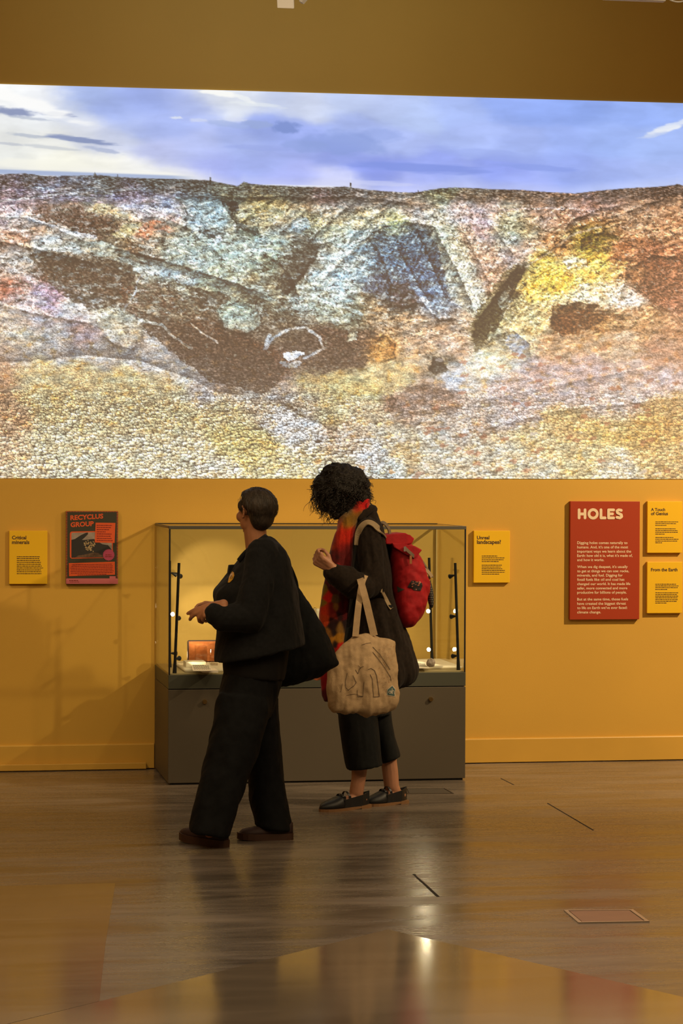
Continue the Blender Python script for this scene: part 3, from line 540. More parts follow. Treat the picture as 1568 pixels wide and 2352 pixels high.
def skirting(name, xa, xb):
    bm = bmesh.new(); prof = [(0, .006), (-.020, .006), (-.020, .139), (-.0165, .1445), (-.010, .1468), (0, .1468)]
    rings(bm, [[Vector((x, y, z)) for y, z in prof] for x in (xa, xb)])
    return tag(obj(name, bm, M_skirt), kind='structure')
skirting('baseboard_left', X0, CX0 - .004); skirting('baseboard_right', CX0 + CW + .004, X1)
_tx = W(335, 1766, -.03).x
tag(bx('trim_1', (X0, -.052, .004), (_tx, -.0205, .040), M_skirt, bevel=.003), kind='structure')
M_seam = mat('dark_floor_joint', (.02, .015, .012), rough=.9)
M_seamlight = mat('metal_floor_joint', (.30, .26, .20), rough=.35, metal=.6)
def seam(a, b, w, m):
    p, q = F(*a), F(*b); d = (q - p).normalized(); s = Vector((-d.y, d.x, 0)) * w / 2; z = Vector((0, 0, .0012))
    bm = bmesh.new(); prism(bm, [p + s, q + s, q - s, p - s], z); o = obj('floor_joint', bm, m, floor); return o
seam((1257, 1845), (1362, 1907), .006, M_seam); seam((950, 2008), (1006, 2060), .012, M_seam); seam((956, 2011), (985, 2036), .006, M_seamlight); seam((1150, 1788), (1180, 1803), .004, M_seam)

# ---------------------------------------------------------------- the projected picture on the wall
def build_picture():
    xs, X, Y, rgb = paint_picture(2.0)
    m, n = X.shape; yy = -.006
    # corners of the picture on the wall; the picture is flat on it
    def row(px, tops): return W(px, tops, yy)
    P = np.zeros((m, n, 3)); 
    for j in range(n):
        a = W(X[0, j], Y[0, j], yy); b = W(X[-1, j], Y[-1, j], yy)
        t = ((Y[:, j] - Y[0, j]) / (Y[-1, j] - Y[0, j]))[:, None]
        P[:, j] = np.array(a) * (1 - t) + np.array(b) * t
    me = bpy.data.meshes.new('projected_picture')
    idx = np.arange(m * n).reshape(m, n)
    f = np.stack([idx[:-1, :-1], idx[1:, :-1], idx[1:, 1:], idx[:-1, 1:]], -1).reshape(-1, 4)
    # a thin rim back to the wall closes the sheet
    me.vertices.add(m * n); me.vertices.foreach_set('co', P.ravel()); me.loops.add(f.size); me.loops.foreach_set('vertex_index', f.ravel())
    me.polygons.add(len(f)); me.polygons.foreach_set('loop_start', np.arange(len(f)) * 4); me.polygons.foreach_set('loop_total', np.full(len(f), 4)); me.update(); me.validate()
    ca = me.color_attributes.new('picture', 'FLOAT_COLOR', 'POINT'); c4 = np.ones((m * n, 4), np.float32); c4[:, :3] = rgb.reshape(-1, 3); ca.data.foreach_set('color', c4.ravel())
    mt = bpy.data.materials.new('projected_light'); mt.use_nodes = True; nt = mt.node_tree; b = nt.nodes['Principled BSDF']
    at = nt.nodes.new('ShaderNodeAttribute'); at.attribute_name = 'picture'
    b.inputs['Base Color'].default_value = (.05, .045, .035, 1); b.inputs['Roughness'].default_value = .8; b.inputs['Specular IOR Level'].default_value = .1
    nt.links.new(at.outputs['Color'], b.inputs['Emission Color']); b.inputs['Emission Strength'].default_value = 1.0
    o = link('projected_picture', me, mt)
    tag(o, 'huge projected picture of a rocky open pit mine under blue sky', 'projection')
build_picture()
# ---------------------------------------------------------------- the glass display case
M_base = mat('taupe_case_metal', (.082, .066, .045), rough=.5, spec=.35, var=.03, vscale=2, bump=.05, bscale=400)
M_band = mat('green_grey_case_metal', (.060, .062, .046), rough=.48, spec=.35, var=.03, vscale=2, bump=.05, bscale=400)
M_black = mat('black_metal', (.008, .008, .009), rough=.45, spec=.4)
M_deck = mat('case_deck_paint', (.40, .32, .17), rough=.6)
M_backp = mat('ochre_case_back', (.56, .37, .10), rough=.6, spec=.2)
M_glass = glass_mat('case_glass')
M_brass = mat('brass', (.75, .52, .20), rough=.22, metal=1.)
M_rail = mat('bronze_grey_rail', (.085, .075, .055), rough=.4, spec=.5)
xa, xb, yf, yb, zt = CX0, CX0 + CW, -CD, -.004, CH
ZS, ZB = .520, .602          # seam between base and band, top of band
case = empty('display_case', (xa + CW / 2, -CD / 2, 0), 'glass topped museum display case on a taupe metal cabinet base', 'display case')
bx('plinth', (xa + .012, yf + .012, 0), (xb - .012, yb, .010), M_black, case)
bx('cabinet', (xa, yf + .022, .010), (xb, yb, ZS - .003), M_base, case, bevel=.002)
fp = bx('front_panel', (xa, yf, .010), (xb, yf + .020, ZS - .004), M_base, case, bevel=.002)
for px, py in ((470, 1612), (989, 1606)):
    c = W(px, py, yf); bm = bmesh.new()
    q = bmesh.ops.create_cone(bm, cap_ends=True, segments=24, radius1=.0135, radius2=.0115, depth=.012)
    bmesh.ops.transform(bm, matrix=Matrix.Translation(c + Vector((0, -.006, 0))) @ Matrix.Rotation(math.pi / 2, 4, 'X'), verts=bm.verts)
    box(bm, c + Vector((-.0012, -.0128, -.006)), c + Vector((.0012, -.0122, .006)))
    tag(obj('lock', bm, M_brass, fp), 'round brass lock')
bx('band', (xa, yf, ZS), (xb, yb, ZB - .006), M_band, case, bevel=.002)
bx('deck', (xa + .010, yf + .010, ZB - .006), (xb - .010, yb - .002, ZB), M_deck, case)
g = .008
bx('back_panel', (xa + g, yb - .012, ZB), (xb - g, yb - .002, zt - .012), M_backp, case)
bx('glass_front', (xa + .004, yf + .002, ZB - .006), (xb - .004, yf + .006, zt - .018), M_glass, case)
bx('glass_side', (xa + .001, yf + .006, ZB - .006), (xa + .005, yb - .012, zt - .012), M_glass, case)
bx('glass_side', (xb - .005, yf + .006, ZB - .006), (xb - .001, yb - .012, zt - .012), M_glass, case)
bx('glass_top', (xa + .004, yf + .006, zt - .006), (xb - .004, yb - .004, zt - .001), M_glass, case)
bx('top_rail', (xa, yf - .001, zt - .018), (xb, yf + .012, zt), M_rail, case, bevel=.0015)
bx('top_rail', (xa - .001, yf + .012, zt - .014), (xa + .008, yb - .006, zt), M_rail, case, bevel=.001)
bx('top_rail', (xb - .008, yf + .012, zt - .014), (xb + .001, yb - .006, zt), M_rail, case, bevel=.001)
bx('top_rail', (xa, yb - .006, zt - .004), (xb, yb, zt + .002), M_black, case)
bx('corner_post', (xa + .001, yf + .0005, ZB - .006), (xa + .010, yf + .004, zt - .018), M_black, case)
bx('corner_post', (xb - .010, yf + .0005, ZB - .006), (xb - .001, yf + .004, zt - .018), M_black, case)
M_edge = mat('polished_glass_edge', (.62, .47, .20), rough=.2, spec=.6)
bx('glass_edge', (xb - .012, yb - .024, ZB), (xb - .005, yb - .013, zt - .016), M_edge, case)

# light poles with three little spot heads each
M_lens = mat('lit_lens', (.9, .85, .7), rough=.3, emit=(1.0, .80, .50), estr=30)
LAMPW = 3.2
def light_pole(loc, top, aims, label, lamp=True):
    """loc foot, top head of the pole; aims: (height fraction, target point)"""
    t = empty('light_pole', loc, label, 'light pole', 'light poles in the display case'); loc = Vector(loc); top = Vector(top)
    bm = bmesh.new(); tube(bm, [loc + Vector((0, 0, .0)), loc + (top - loc) * .12, top], [.0115, .008, .0078], 12); obj('pole', bm, M_black, t, smooth=False)
    for fr, tgt, *pw in aims:
        p = loc + (top - loc) * fr; d = (Vector(tgt) - p); d.normalize(); h = p + Vector((d.x, d.y, 0)).normalized() * .020
        bm = bmesh.new(); tube(bm, [p, h], .003, 8); tube(bm, [h - d * .010, h + d * .004, h + d * .020, h + d * .022], [.005, .008, .0135, .0135], 14)
        hd = obj('spot_head', bm, M_black, t)
        bm = bmesh.new(); tube(bm, [h + d * .0221, h + d * .0223], [.0118, .0118], 14); obj('lens', bm, M_lens, hd)
        if lamp:
            o = spot('case_lamp', h + d * .028, h + d, pw[0] if pw else LAMPW, 44, .5, .008, (1., .80, .50))
            o.parent = t; o.location = Vector(o.location) - loc
    return t
def deck_at(px, py):
    p = F(px, py, ZB); return p
fl = deck_at(404.5, 1549); frr = deck_at(1052.5, 1539)
fl.y = max(fl.y, yf + .05); frr.y = max(frr.y, yf + .05)
def at_top(foot, px, py, dy=0.0): return W(px, py, foot.y + dy)
brf = Vector((W(992, 1516, -.12).x, -.12, ZB)); blf = Vector((W(389.5, 1516, -.30).x, -.30, ZB))
mid = Vector((xa + CW * .5, -.35, ZB + .05))
light_pole(fl, at_top(fl, 411, 1293), [(.13, (xa + .55, -.1, ZB + .1)), (.50, (xa + .31, -.02, .80), 9.), (.88, (xa + .31, -.02, 1.06), 9.)], 'black light pole in the near left corner of the display case')
light_pole(frr, at_top(frr, 1045, 1293), [(.13, (xb - .35, -.2, ZB)), (.50, (xb - .55, -.05, .8)), (.88, (xb - .6, -.05, .9))], 'black light pole in the near right corner of the display case')
light_pole(brf, at_top(brf, 985, 1281), [(.13, (xb - .40, -.60, ZB + .04)), (.50, (xb - .42, -.72, .78)), (.88, (xb - .6, -.02, ZB + .3))], 'black light pole in the far right corner behind the red backpack')
light_pole(blf, at_top(blf, 389.5, 1288), [(.13, (xa + .9, -.1, ZB)), (.50, (xa + .2, -.76, .92)), (.88, (xa + .9, -.05, ZB + .2))], 'black light pole behind the left front edge of the case')

# things shown in the case
M_board = mat('white_mount_board', (.78, .70, .55), rough=.55)
M_card = mat('label_card_paper', (.82, .76, .63), rough=.6)
M_print = mat('dark_print', (.05, .03, .012), rough=.7)
M_copper = mat('copper_slab_surface', (.52, .17, .055), rough=.75, spec=.2, var=.55, vscale=9, bump=.25, bscale=60)
M_copperside = mat('dark_slab_side', (.10, .06, .05), rough=.6)
M_acryl = glass_mat('clear_acrylic', (.90, .86, .80), 1.9)
M_rock = mat('grey_ore', (.32, .25, .22), rough=.6, var=.35, vscale=40, bump=.6, bscale=90)
def slab(name, px0, px1, y0, y1, z0, z1, m, label, cat, bevel=.006):
    a, b = W(px0, 1500, (y0 + y1) / 2).x, W(px1, 1500, (y0 + y1) / 2).x
    o = bx(name, (a, y0, z0), (b, y1, z1), m, bevel=bevel); return tag(o, label, cat)
slab('mount_board', 411, 520, -.68, -.08, ZB, ZB + .018, M_board, 'white mount board holding the copper slab on the left', 'mount', .008)
slab('mount_board', 800, 1035, -.62, -.06, ZB, ZB + .018, M_board, 'white mount board with a grey rock on the right', 'mount', .008)
zb = ZB + .018
slab('mount_block', 424, 470, -.56, -.42, zb, zb + .030, M_board, 'low white block at the left of the left mount board', 'mount', .002)
# copper slab: a thick rough-faced plate with rounded corners
bm = bmesh.new(); a, b = W(430.5, 1500, -.30), W(505, 1500, -.30); zc0, zc1 = W(450, 1521, -.30).z, W(450, 1470.5, -.30).z
bx_pts = []
for cx, cz, a0 in ((b.x - .012, zc1 - .012, 0), (a.x + .012, zc1 - .012, 90), (a.x + .012, zc0 + .012, 180), (b.x - .012, zc0 + .012, 270)):
    for k in range(5): t = math.radians(a0 + k * 22.5); bx_pts.append(Vector((cx + .012 * math.cos(t), -.315, cz + .012 * math.sin(t))))
prism(bm, bx_pts, (0, .035, 0)); cs = obj('copper_slab', bm, M_copperside); tag(cs, 'rusty orange copper slab standing on the left mount board', 'mineral')
bm = bmesh.new(); cen = sum(bx_pts, Vector()) / len(bx_pts)
rr = random.Random(5)
grid = [[Vector((a.x + .006 + (b.x - a.x - .012) * i / 14, -.316 - .004 - .0035 * rr.random(), zc0 + .006 + (zc1 - zc0 - .012) * j / 10)) for i in range(15)] for j in range(11)]
gv = [[bm.verts.new(p) for p in row] for row in grid]
for j in range(10):
    for i in range(14): bm.faces.new((gv[j][i], gv[j][i + 1], gv[j + 1][i + 1], gv[j + 1][i]))
rim = [gv[0][i] for i in range(15)] + [gv[j][14] for j in range(1, 11)] + [gv[10][i] for i in range(13, -1, -1)] + [gv[j][0] for j in range(9, 0, -1)]
back = [bm.verts.new(Vector((v.co.x, -.3145, v.co.z))) for v in rim]
for i in range(len(rim)): bm.faces.new((rim[i], rim[(i + 1) % len(rim)], back[(i + 1) % len(rim)], back[i]))
obj('slab_face', bm, M_copper, cs)
def acrylic(px0, px1, y0, y1, py0, py1, label):
    ym = (y0 + y1) / 2; A, B = W(px0, py1, y0), W(px1, py0, y0)
    t = empty('acrylic_stand', ((A.x + B.x) / 2, ym, zb), label, 'display stand')
    bx('block', (A.x, y0, zb), (B.x, y1, zb + (B.z - zb) * .52), M_acryl, t, bevel=.0015)
    bx('cube', (A.x, y0, zb + (B.z - zb) * .53), (B.x, y1, B.z), M_acryl, t, bevel=.0025)
    return t
acrylic(449.5, 475.5, -.45, -.385, 1484, 1520, 'clear acrylic stand in front of the copper slab')
acrylic(483, 500, -.43, -.38, 1491, 1517, 'clear acrylic stand half hidden beside the dark jacket')
def card(pts, label, lines):
    bm = bmesh.new(); prism(bm, pts, (0, 0, .003)); o = obj('label_card', bm, M_card); tag(o, label, 'label')
    bm = bmesh.new(); p = [Vector(q) for q in pts]
    for k in range(lines):
        v = .16 + .7 * k / lines; u = .07; rd = random.Random(k)
        while u < .9 - .25 * (k == lines - 1):
            w = .04 + .07 * rd.random(); q = [(u, v), (min(u + w, .93), v), (min(u + w, .93), v + .05), (u, v + .05)]
            prism(bm, [(p[0] * (1 - s) + p[1] * s) * (1 - r) + (p[3] * (1 - s) + p[2] * s) * r + Vector((0, 0, .0032)) for s, r in q], (0, 0, .0003)); u += w + .025
    obj('print', bm, M_print, o)
c0 = [F(443, 1541.5, zb + .012), F(487, 1541.5, zb + .012), F(482, 1525, zb + .012), F(438.5, 1525, zb + .012)]
bm = bmesh.new()
card(c0, 'white label card lying in front of the copper slab', 6)
bx('card_rest', (c0[3].x + .01, c0[0].y + .03, zb), (c0[2].x - .01, c0[2].y - .01, zb + .0119), M_board); tag(bpy.data.objects['card_rest'], 'thin white rest under the label card', 'mount')
card([F(952, 1535, zb), F(985, 1535, zb), F(975, 1522, zb), F(946, 1522, zb)], 'white label card left of the grey rock', 7)
bm = bmesh.new(); c = F(989, 1532, zb); rr = random.Random(8)
ball(bm, c + Vector((0, 0, .022)), (.026, .022, .022), sub=3); ball(bm, c + Vector((.006, 0, .036)), (.014, .012, .014), sub=2)
for v in bm.verts: v.co += (v.co - (c + Vector((0, 0, .02)))).normalized() * .007 * mnoise.noise(v.co * 60) ; v.co.z = max(v.co.z, zb)
tag(obj('rock', bm, M_rock), 'small grey rock on the right mount board', 'mineral')
bm = bmesh.new(); c = F(950, 1521, zb); ball(bm, c + Vector((0, 0, .009)), (.008, .007, .009), sub=2); tag(obj('pebble', bm, M_rock), 'tiny dark pebble beside the long brown coat', 'mineral')
a = W(722, 1410, -.25)
white = bx('display_block', (a.x, -.30, ZB), (a.x + .12, -.20, W(722, 1398.5, -.25).z), M_board, bevel=.008); tag(white, 'tall white display block between the two visitors', 'mount')
bm = bmesh.new(); tube(bm, smooth_pts([W(718, 1406, -.26), W(721, 1396, -.26), W(727, 1398, -.26), W(730, 1402, -.26)], 4), .0012, 6); obj('wire', bm, M_black, white)

# ---------------------------------------------------------------- lettering
def text_verts(s, bold=0.0, res=3):
    cu = bpy.data.curves.new('t', 'FONT'); cu.body = s; cu.offset = bold; cu.resolution_u = res; cu.size = 1
    o = bpy.data.objects.new('t', cu); COL.objects.link(o); dg = bpy.context.evaluated_depsgraph_get(); dg.update()
    me = bpy.data.meshes.new_from_object(o.evaluated_get(dg)); bpy.data.objects.remove(o); bpy.data.curves.remove(cu)
    v = [x.co.copy() for x in me.vertices]; f = [list(p.vertices) for p in me.polygons]; bpy.data.meshes.remove(me); return v, f
def put_text(bm, s, P0, ex, ez, width=None, height=None, bold=0., stretch=1.):
    """text with its left end of the baseline at P0, along ex; scaled to width, or to height of the capitals"""
    v, f = text_verts(s, bold); mx = max(p.x for p in v); mn = min(p.x for p in v)
    k = width / (mx - mn) if width else None
    kz = height / .72 if height else k
    k = k or kz * stretch
    n = [bm.verts.new(P0 + ex * ((p.x - mn) * k) + ez * (p.y * kz)) for p in v]
    for q in f:
        try: bm.faces.new([n[i] for i in q])
        except ValueError: pass
UX, UZ = Vector((1, 0, 0)), Vector((0, 0, 1))
M_yellow = mat('yellow_sign_board', (.80, .47, .012), rough=.5, spec=.3)
M_yellowside = mat('yellow_sign_edge', (.70, .45, .08), rough=.5)
M_ink = mat('dark_brown_ink', (.045, .018, .010), rough=.6)
M_red = mat('red_sign_board', (.36, .040, .010), rough=.5, spec=.3)
M_redside = mat('red_sign_edge', (.18, .022, .010), rough=.5)
M_cream = mat('cream_ink', (.80, .62, .42), rough=.6)
TH = .025
def board(name, x0, x1, y0, y1, mf, label, th=TH):
    """a panel on the wall that covers the pixels x0..x1, y0..y1 of the photograph"""
    A, B = W(x0, (y0 + y1) / 2, -th).x, W(x1, (y0 + y1) / 2, -th).x; T, Bt = W((x0 + x1) / 2, y0, -th).z, W((x0 + x1) / 2, y1, -th).z
    o = bx(name, (A, -th, Bt), (B, -.0005, T), mf, bevel=.0025); tag(o, label, 'sign'); return o
def on(px, py, th=TH, e=.0006): return W(px, py, -th - e)
def words_bar(bm, x0, x1, py, h, th=TH, seed=0, slope=0.):
    r = random.Random(seed); u = x0
    while u < x1 - 1.:
        w = min(r.uniform(2.2, 7.), x1 - u); dz = slope * (u - x0)
        a, b = on(u, py + dz, th), on(u + w, py + dz - h * .9 + h * .15 * r.random(), th); n = [bm.verts.new(p) for p in (a, Vector((b.x, a.y, a.z)), Vector((b.x, a.y, b.z)), Vector((a.x, a.y, b.z)))]; bm.faces.new(n); u += w + .8
def yellow_sign(x0, x1, y0, y1, head, lines, label):
    o = board('wall_sign', x0, x1, y0, y1, M_yellow, label); o['group'] = 'yellow wall signs'
    bm = bmesh.new()
    for s, px, py, wpx in head: put_text(bm, s, on(px, py), UX, UZ, width=(on(px + wpx, py) - on(px, py)).length, bold=.028)
    obj('heading', bm, M_ink, o)
    bm = bmesh.new()
    for k, (a, b, py) in enumerate(lines): words_bar(bm, a, b, py, 2.0, seed=k + int(x0))
    obj('small_print', bm, M_ink, o)
yellow_sign(21, 109, 1219, 1341.5, [('Critical', 27.5, 1238.5, 33), ('minerals', 27.5, 1249.3, 40)],
            [(38.5, e, 1279.5 + 4.33 * k) for k, e in enumerate((92, 90, 93, 94, 95, 96, 99, 94, 95, 95))], 'yellow wall sign headed Critical minerals')
yellow_sign(1087.5, 1170.5, 1219, 1338.5, [('Unreal', 1095, 1238.5, 28.5), ('landscapes?', 1095, 1249, 55)],
            [(1106, e, y) for e, y in ((1142, 1278), (1158, 1282), (1156, 1286.5), (1145, 1290.6), (1152, 1299), (1150, 1303), (1153, 1307), (1159, 1311), (1159, 1315), (1146, 1319.5))], 'yellow wall sign headed Unreal landscapes')
yellow_sign(1486, 1566, 1151.5, 1270, [('A Touch', 1494.5, 1173.5, 32.5), ('of Genius', 1494.5, 1183, 39)],
            [(1504.5, e, y) for e, y in ((1557, 1199.5), (1552, 1203.5), (1530, 1207.5), (1551, 1215.5), (1556, 1219.5), (1556, 1223.5), (1526, 1227.7), (1546, 1235.5), (1558, 1239.5), (1555, 1243.5), (1520, 1247.5))], 'yellow wall sign headed A Touch of Genius')
yellow_sign(1485.5, 1566, 1290.5, 1408.5, [('From the Earth', 1494.5, 1312, 61)],
            [(1504.5, e, y) for e, y in ((1552, 1342.5), (1558, 1346.5), (1556, 1350.5), (1532, 1354.6), (1557, 1362.5), (1554, 1366.3), (1558, 1370.2), (1555, 1374), (1557, 1378), (1554, 1382), (1530, 1386))], 'yellow wall sign headed From the Earth')
# red sign
hs = board('wall_sign', 1308.5, 1468.5, 1151.5, 1423, M_red, 'tall red wall sign headed HOLES', .028)
T2 = .028
bm = bmesh.new()
_layer = [0]
def fat(bm, pts, w):
    """a fat round-ended stroke along pixel points on the red sign"""
    P = [on(px, py, T2) for px, py in pts]; r = w / 2
    for p in P:
        _layer[0] += 1; yb_ = -T2 - .0007 - .00004 * _layer[0]
        vs = [bm.verts.new((p.x + r * math.cos(t), yb_, p.z + r * math.sin(t))) for t in (2 * math.pi * k / 16 for k in range(16))]; bm.faces.new(vs)
    for a, b in zip(P[:-1], P[1:]):
        _layer[0] += 1; yb_ = -T2 - .0007 - .00004 * _layer[0]; d = (b - a).normalized(); s = Vector((-d.z, 0, d.x)) * r
        bm.faces.new([bm.verts.new(Vector((q.x, yb_, q.z))) for q in (a + s, a - s, b - s, b + s)])
fw_ = 6.6 / 400.
fat(bm, [(1329.5, 1171), (1329.5, 1189.5)], fw_); fat(bm, [(1343, 1171), (1343, 1189.5)], fw_); fat(bm, [(1329.5, 1180.5), (1343, 1180.5)], fw_)
fat(bm, [(1361.5 + 9.6 * math.cos(math.radians(t)), 1180.3 + 9.8 * math.sin(math.radians(t))) for t in range(0, 361, 24)], fw_)
fat(bm, [(1379.5, 1171), (1379.5, 1189.5), (1389, 1189.5)], fw_)
fat(bm, [(1408.5, 1171.2), (1397, 1171.2), (1397, 1189.5), (1408.5, 1189.5)], fw_); fat(bm, [(1397, 1180.3), (1406, 1180.3)], fw_)
fat(bm, [(1426, 1172.2), (1420, 1171), (1416.2, 1173.6), (1417, 1177.6), (1421.5, 1180), (1426, 1182.2), (1427, 1186.5), (1423, 1189.4), (1416, 1188.2)], fw_)
obj('heading', bm, M_cream, hs)
bm = bmesh.new()
LN = [('Digging holes comes naturally to', 1325, 1440.5, 1249.5), ('humans. And, it\u2019s one of the most', 1325, 1442, 1259.5), ('important ways we learn about the', 1325, 1449, 1269.3), ('Earth: how old it is, what it\u2019s made of,', 1325, 1452, 1279), ('and how it works.', 1325, 1387, 1288.8),
      ('When we dig deepest, it\u2019s usually', 1325, 1441, 1304.7), ('to get at things we can use: rocks,', 1325, 1444, 1314.5), ('minerals, and fuel. Digging for', 1325, 1429.5, 1324.3), ('fossil fuels like oil and coal has', 1325, 1433.5, 1334), ('changed our world. It has made life', 1325, 1447, 1344), ('safer, more connected and more', 1325, 1440, 1353.8), ('productive for billions of people.', 1325, 1438.5, 1363.6),
      ('But at the same time, those fuels', 1325, 1442, 1379.3), ('have created the biggest threat', 1325, 1437, 1389.3), ('to life on Earth we\u2019ve ever faced:', 1325, 1440, 1399), ('climate change.', 1325, 1379.5, 1409)]
for s, x0_, x1_, py in LN: put_text(bm, s, on(x0_, py, T2), UX, UZ, width=(on(x1_, py, T2) - on(x0_, py, T2)).length, height=6.3 / 400, bold=.014)
obj('body_text', bm, M_cream, hs)
# poster
ps = board('wall_poster', 151.5, 271, 1174, 1341.5, mat('poster_olive', (.033, .030, .014), rough=.55), 'dark poster headed RECYCLUS GROUP with orange text boxes', .030); ps['category'] = 'poster'
TP = .030
M_or = mat('poster_orange', (.66, .085, .012), rough=.55); M_pink = mat('poster_pink', (.55, .13, .15), rough=.55); M_mag = mat('poster_magenta', (.42, .05, .12), rough=.55); M_maroon = mat('poster_maroon_ink', (.20, .012, .006), rough=.6)
M_ph = mat('poster_photo_grey', (.30, .24, .20), rough=.5, var=.2, vscale=30); M_glove = mat('poster_photo_black', (.020, .016, .014), rough=.5); M_gran = mat('poster_photo_granules', (.42, .30, .15), rough=.5, var=.5, vscale=200); M_phb = mat('poster_photo_brown', (.10, .055, .03), rough=.5, var=.5, vscale=90)
def flat(bm, pts, e): bm.faces.new([bm.verts.new(on(px, py, TP, e)) for px, py in pts])
def pflat(name, polys, m, e, parent=None):
    bm = bmesh.new()
    for p in polys: flat(bm, p, e)
    return obj(name, bm, m, parent or ps)
zig = []
for k in range(44):
    y = 1175 + 3.55 * k
    if y > 1326: break
    zig.append([(151.6, y), (155.5, y + 1.2), (151.6, y + 2.2)]); zig.append([(270.9, y), (267, y + 1.2), (270.9, y + 2.2)])
for k in range(33): x = 153 + 3.55 * k; zig.append([(x, 1174.2), (x + 2.2, 1174.2), (x + 1.1, 1177)])
pflat('zigzag_border', zig, M_or, .0006)
bm = bmesh.new()
ax_ = (on(235, 1190, TP) - on(161.5, 1194, TP)).normalized()
put_text(bm, 'RECYCLUS', on(161.5, 1194.5, TP), ax_, UZ, width=.186, height=10.6 / 400, bold=.035); put_text(bm, 'GROUP', on(162, 1210.5, TP), ax_, UZ, width=.131, height=10.6 / 400, bold=.035); obj('heading', bm, M_or, ps)
def rrect(x0, y0, x1, y1, r, sl=0.):
    P = []
    for cx, cy, a0 in ((x1 - r, y0 + r, -90), (x1 - r, y1 - r, 0), (x0 + r, y1 - r, 90), (x0 + r, y0 + r, 180)):
        for k in range(5): t = math.radians(a0 + 22.5 * k); x, y = cx + r * math.cos(t), cy + r * math.sin(t); P.append((x, y - sl * (x - x0)))
    return P
pf = pflat('photo_frame', [rrect(160.5, 1221, 259, 1283, 5, .02)], M_or, .0006)
ph = pflat('photo', [rrect(164, 1223.5, 257, 1280.5, 3, .02)], M_ph, .0010)
pflat('photo_glove', [[(164, 1240), (172, 1238), (186, 1229), (198, 1223.5), (202, 1223), (202, 1227), (193, 1236), (188, 1240), (196, 1240), (215, 1238), (235, 1250), (248, 1252), (256, 1262), (256, 1280), (164, 1281)]], M_glove, .0014, ph)
pflat('photo_ground', [[(172, 1281), (180, 1276), (198, 1273), (214, 1269), (226, 1270), (240, 1279.3)]], M_phb, .0017, ph)
rr = random.Random(3); gr = []
for k in range(60):
    t = rr.random() * 6.283; r_ = math.sqrt(rr.random()); x, y = 205 + 14 * r_ * math.cos(t), 1253 + 12 * r_ * math.sin(t); s = rr.uniform(.8, 1.9)
    if k < 6: x, y = rr.uniform(188, 224), rr.uniform(1240, 1270)
    gr.append([(x + s * math.cos(q + k), y + s * math.sin(q + k)) for q in (0, 1.3, 2.5, 3.8, 5.1)])
gq = pflat('photo_granules', gr, M_gran, .0020, ph)
pflat('text_box', [[(219.5, 1200.5), (265, 1201), (263, 1247), (217.5, 1246)]], M_or, .0023)
bm = bmesh.new()
for k, e in enumerate((257, 256, 252, 244, 256, 254, 256, 259)): words_bar(bm, 222, e, 1207.3 + 5.0 * k + .0 * k, 2.3, TP + .0024, seed=40 + k, slope=.012)
obj('box_text', bm, M_maroon, ps)
seal = [(249.5 + (14 if k % 2 else 12.2) * math.cos(math.pi * k / 22), 1274.5 + (14 if k % 2 else 12.2) * math.sin(math.pi * k / 22)) for k in range(44)]
sl = pflat('seal', [seal], M_mag, .0026)
bm = bmesh.new(); words_bar(bm, 242, 256, 1275.5, 2.2, TP + .0024, seed=61); words_bar(bm, 241, 258, 1279.5, 2.2, TP + .0024, seed=62); obj('seal_text', bm, M_maroon, sl)
pflat('text_panel', [[(158, 1293.5), (263.5, 1290), (264, 1320), (158.5, 1323.5)]], M_or, .0012)
bm = bmesh.new()
for k, (a_, b_) in enumerate(((166, 257), (164, 260), (162, 259), (163, 258), (162, 261), (163, 259), (178, 246))): words_bar(bm, a_, b_, 1298.3 + 3.85 * k, 1.9, TP + .0010, seed=70 + k, slope=-.02)
obj('panel_text', bm, M_maroon, ps)
pflat('pink_strip', [[(151.6, 1328.5), (270.8, 1328.5), (270.8, 1341), (151.6, 1341)]], M_pink, .0008)
pflat('pink_strip', [[(251.5, 1323.5), (265.5, 1323.5), (265.5, 1338), (251.5, 1338)]], M_pink, .0013)
bm = bmesh.new(); words_bar(bm, 159, 180, 1334.5, 2.4, TP + .0004, seed=90); words_bar(bm, 160, 182, 1337.6, 1.4, TP + .0004, seed=91); obj('strip_text', bm, M_maroon, ps)

# ---------------------------------------------------------------- floor boxes, ceiling track
M_lid = mat('pinkish_lid', (.36, .20, .145), rough=.42, spec=.4, var=.05, vscale=10); M_steel = mat('steel_rim', (.62, .52, .42), rough=.35, metal=.7)
def floor_box(pts, lidm, rim, label, rimm):
    P = [F(*p) for p in pts]; c = sum(P, Vector()) / 4; t = empty('floor_box', (c.x, c.y, 0), label, 'floor box', 'flush floor boxes')
    bm = bmesh.new(); Q = [p + (c - p).normalized() * rim for p in P]
    for i in range(4):
        j = (i + 1) % 4; prism(bm, [P[i], P[j], Q[j], Q[i]], (0, 0, .004))
    obj('rim', bm, rimm, t)
    bm = bmesh.new(); R_ = [p + (c - p).normalized() * (rim + .006) for p in P]; prism(bm, R_, (0, 0, .003)); obj('lid', bm, lidm, t)
floor_box([(1328, 2121), (1491, 2118), (1453, 2090.5), (1294, 2092)], M_lid, .020, 'pinkish floor box lid with a pale metal rim in the polished floor', M_steel)
floor_box([(935, 1823.5), (1042, 1823.5), (1022, 1812), (930, 1812.5)], mat('dark_lid', (.085, .07, .055), rough=.4), .008, 'dark floor box lid in front of the display case', mat('dark_rim', (.16, .13, .10), rough=.35, metal=.5))
M_white = mat('white_fixture', (.72, .70, .70), rough=.45); M_lensd = mat('clear_lens', (.55, .57, .62), rough=.15, spec=.8)
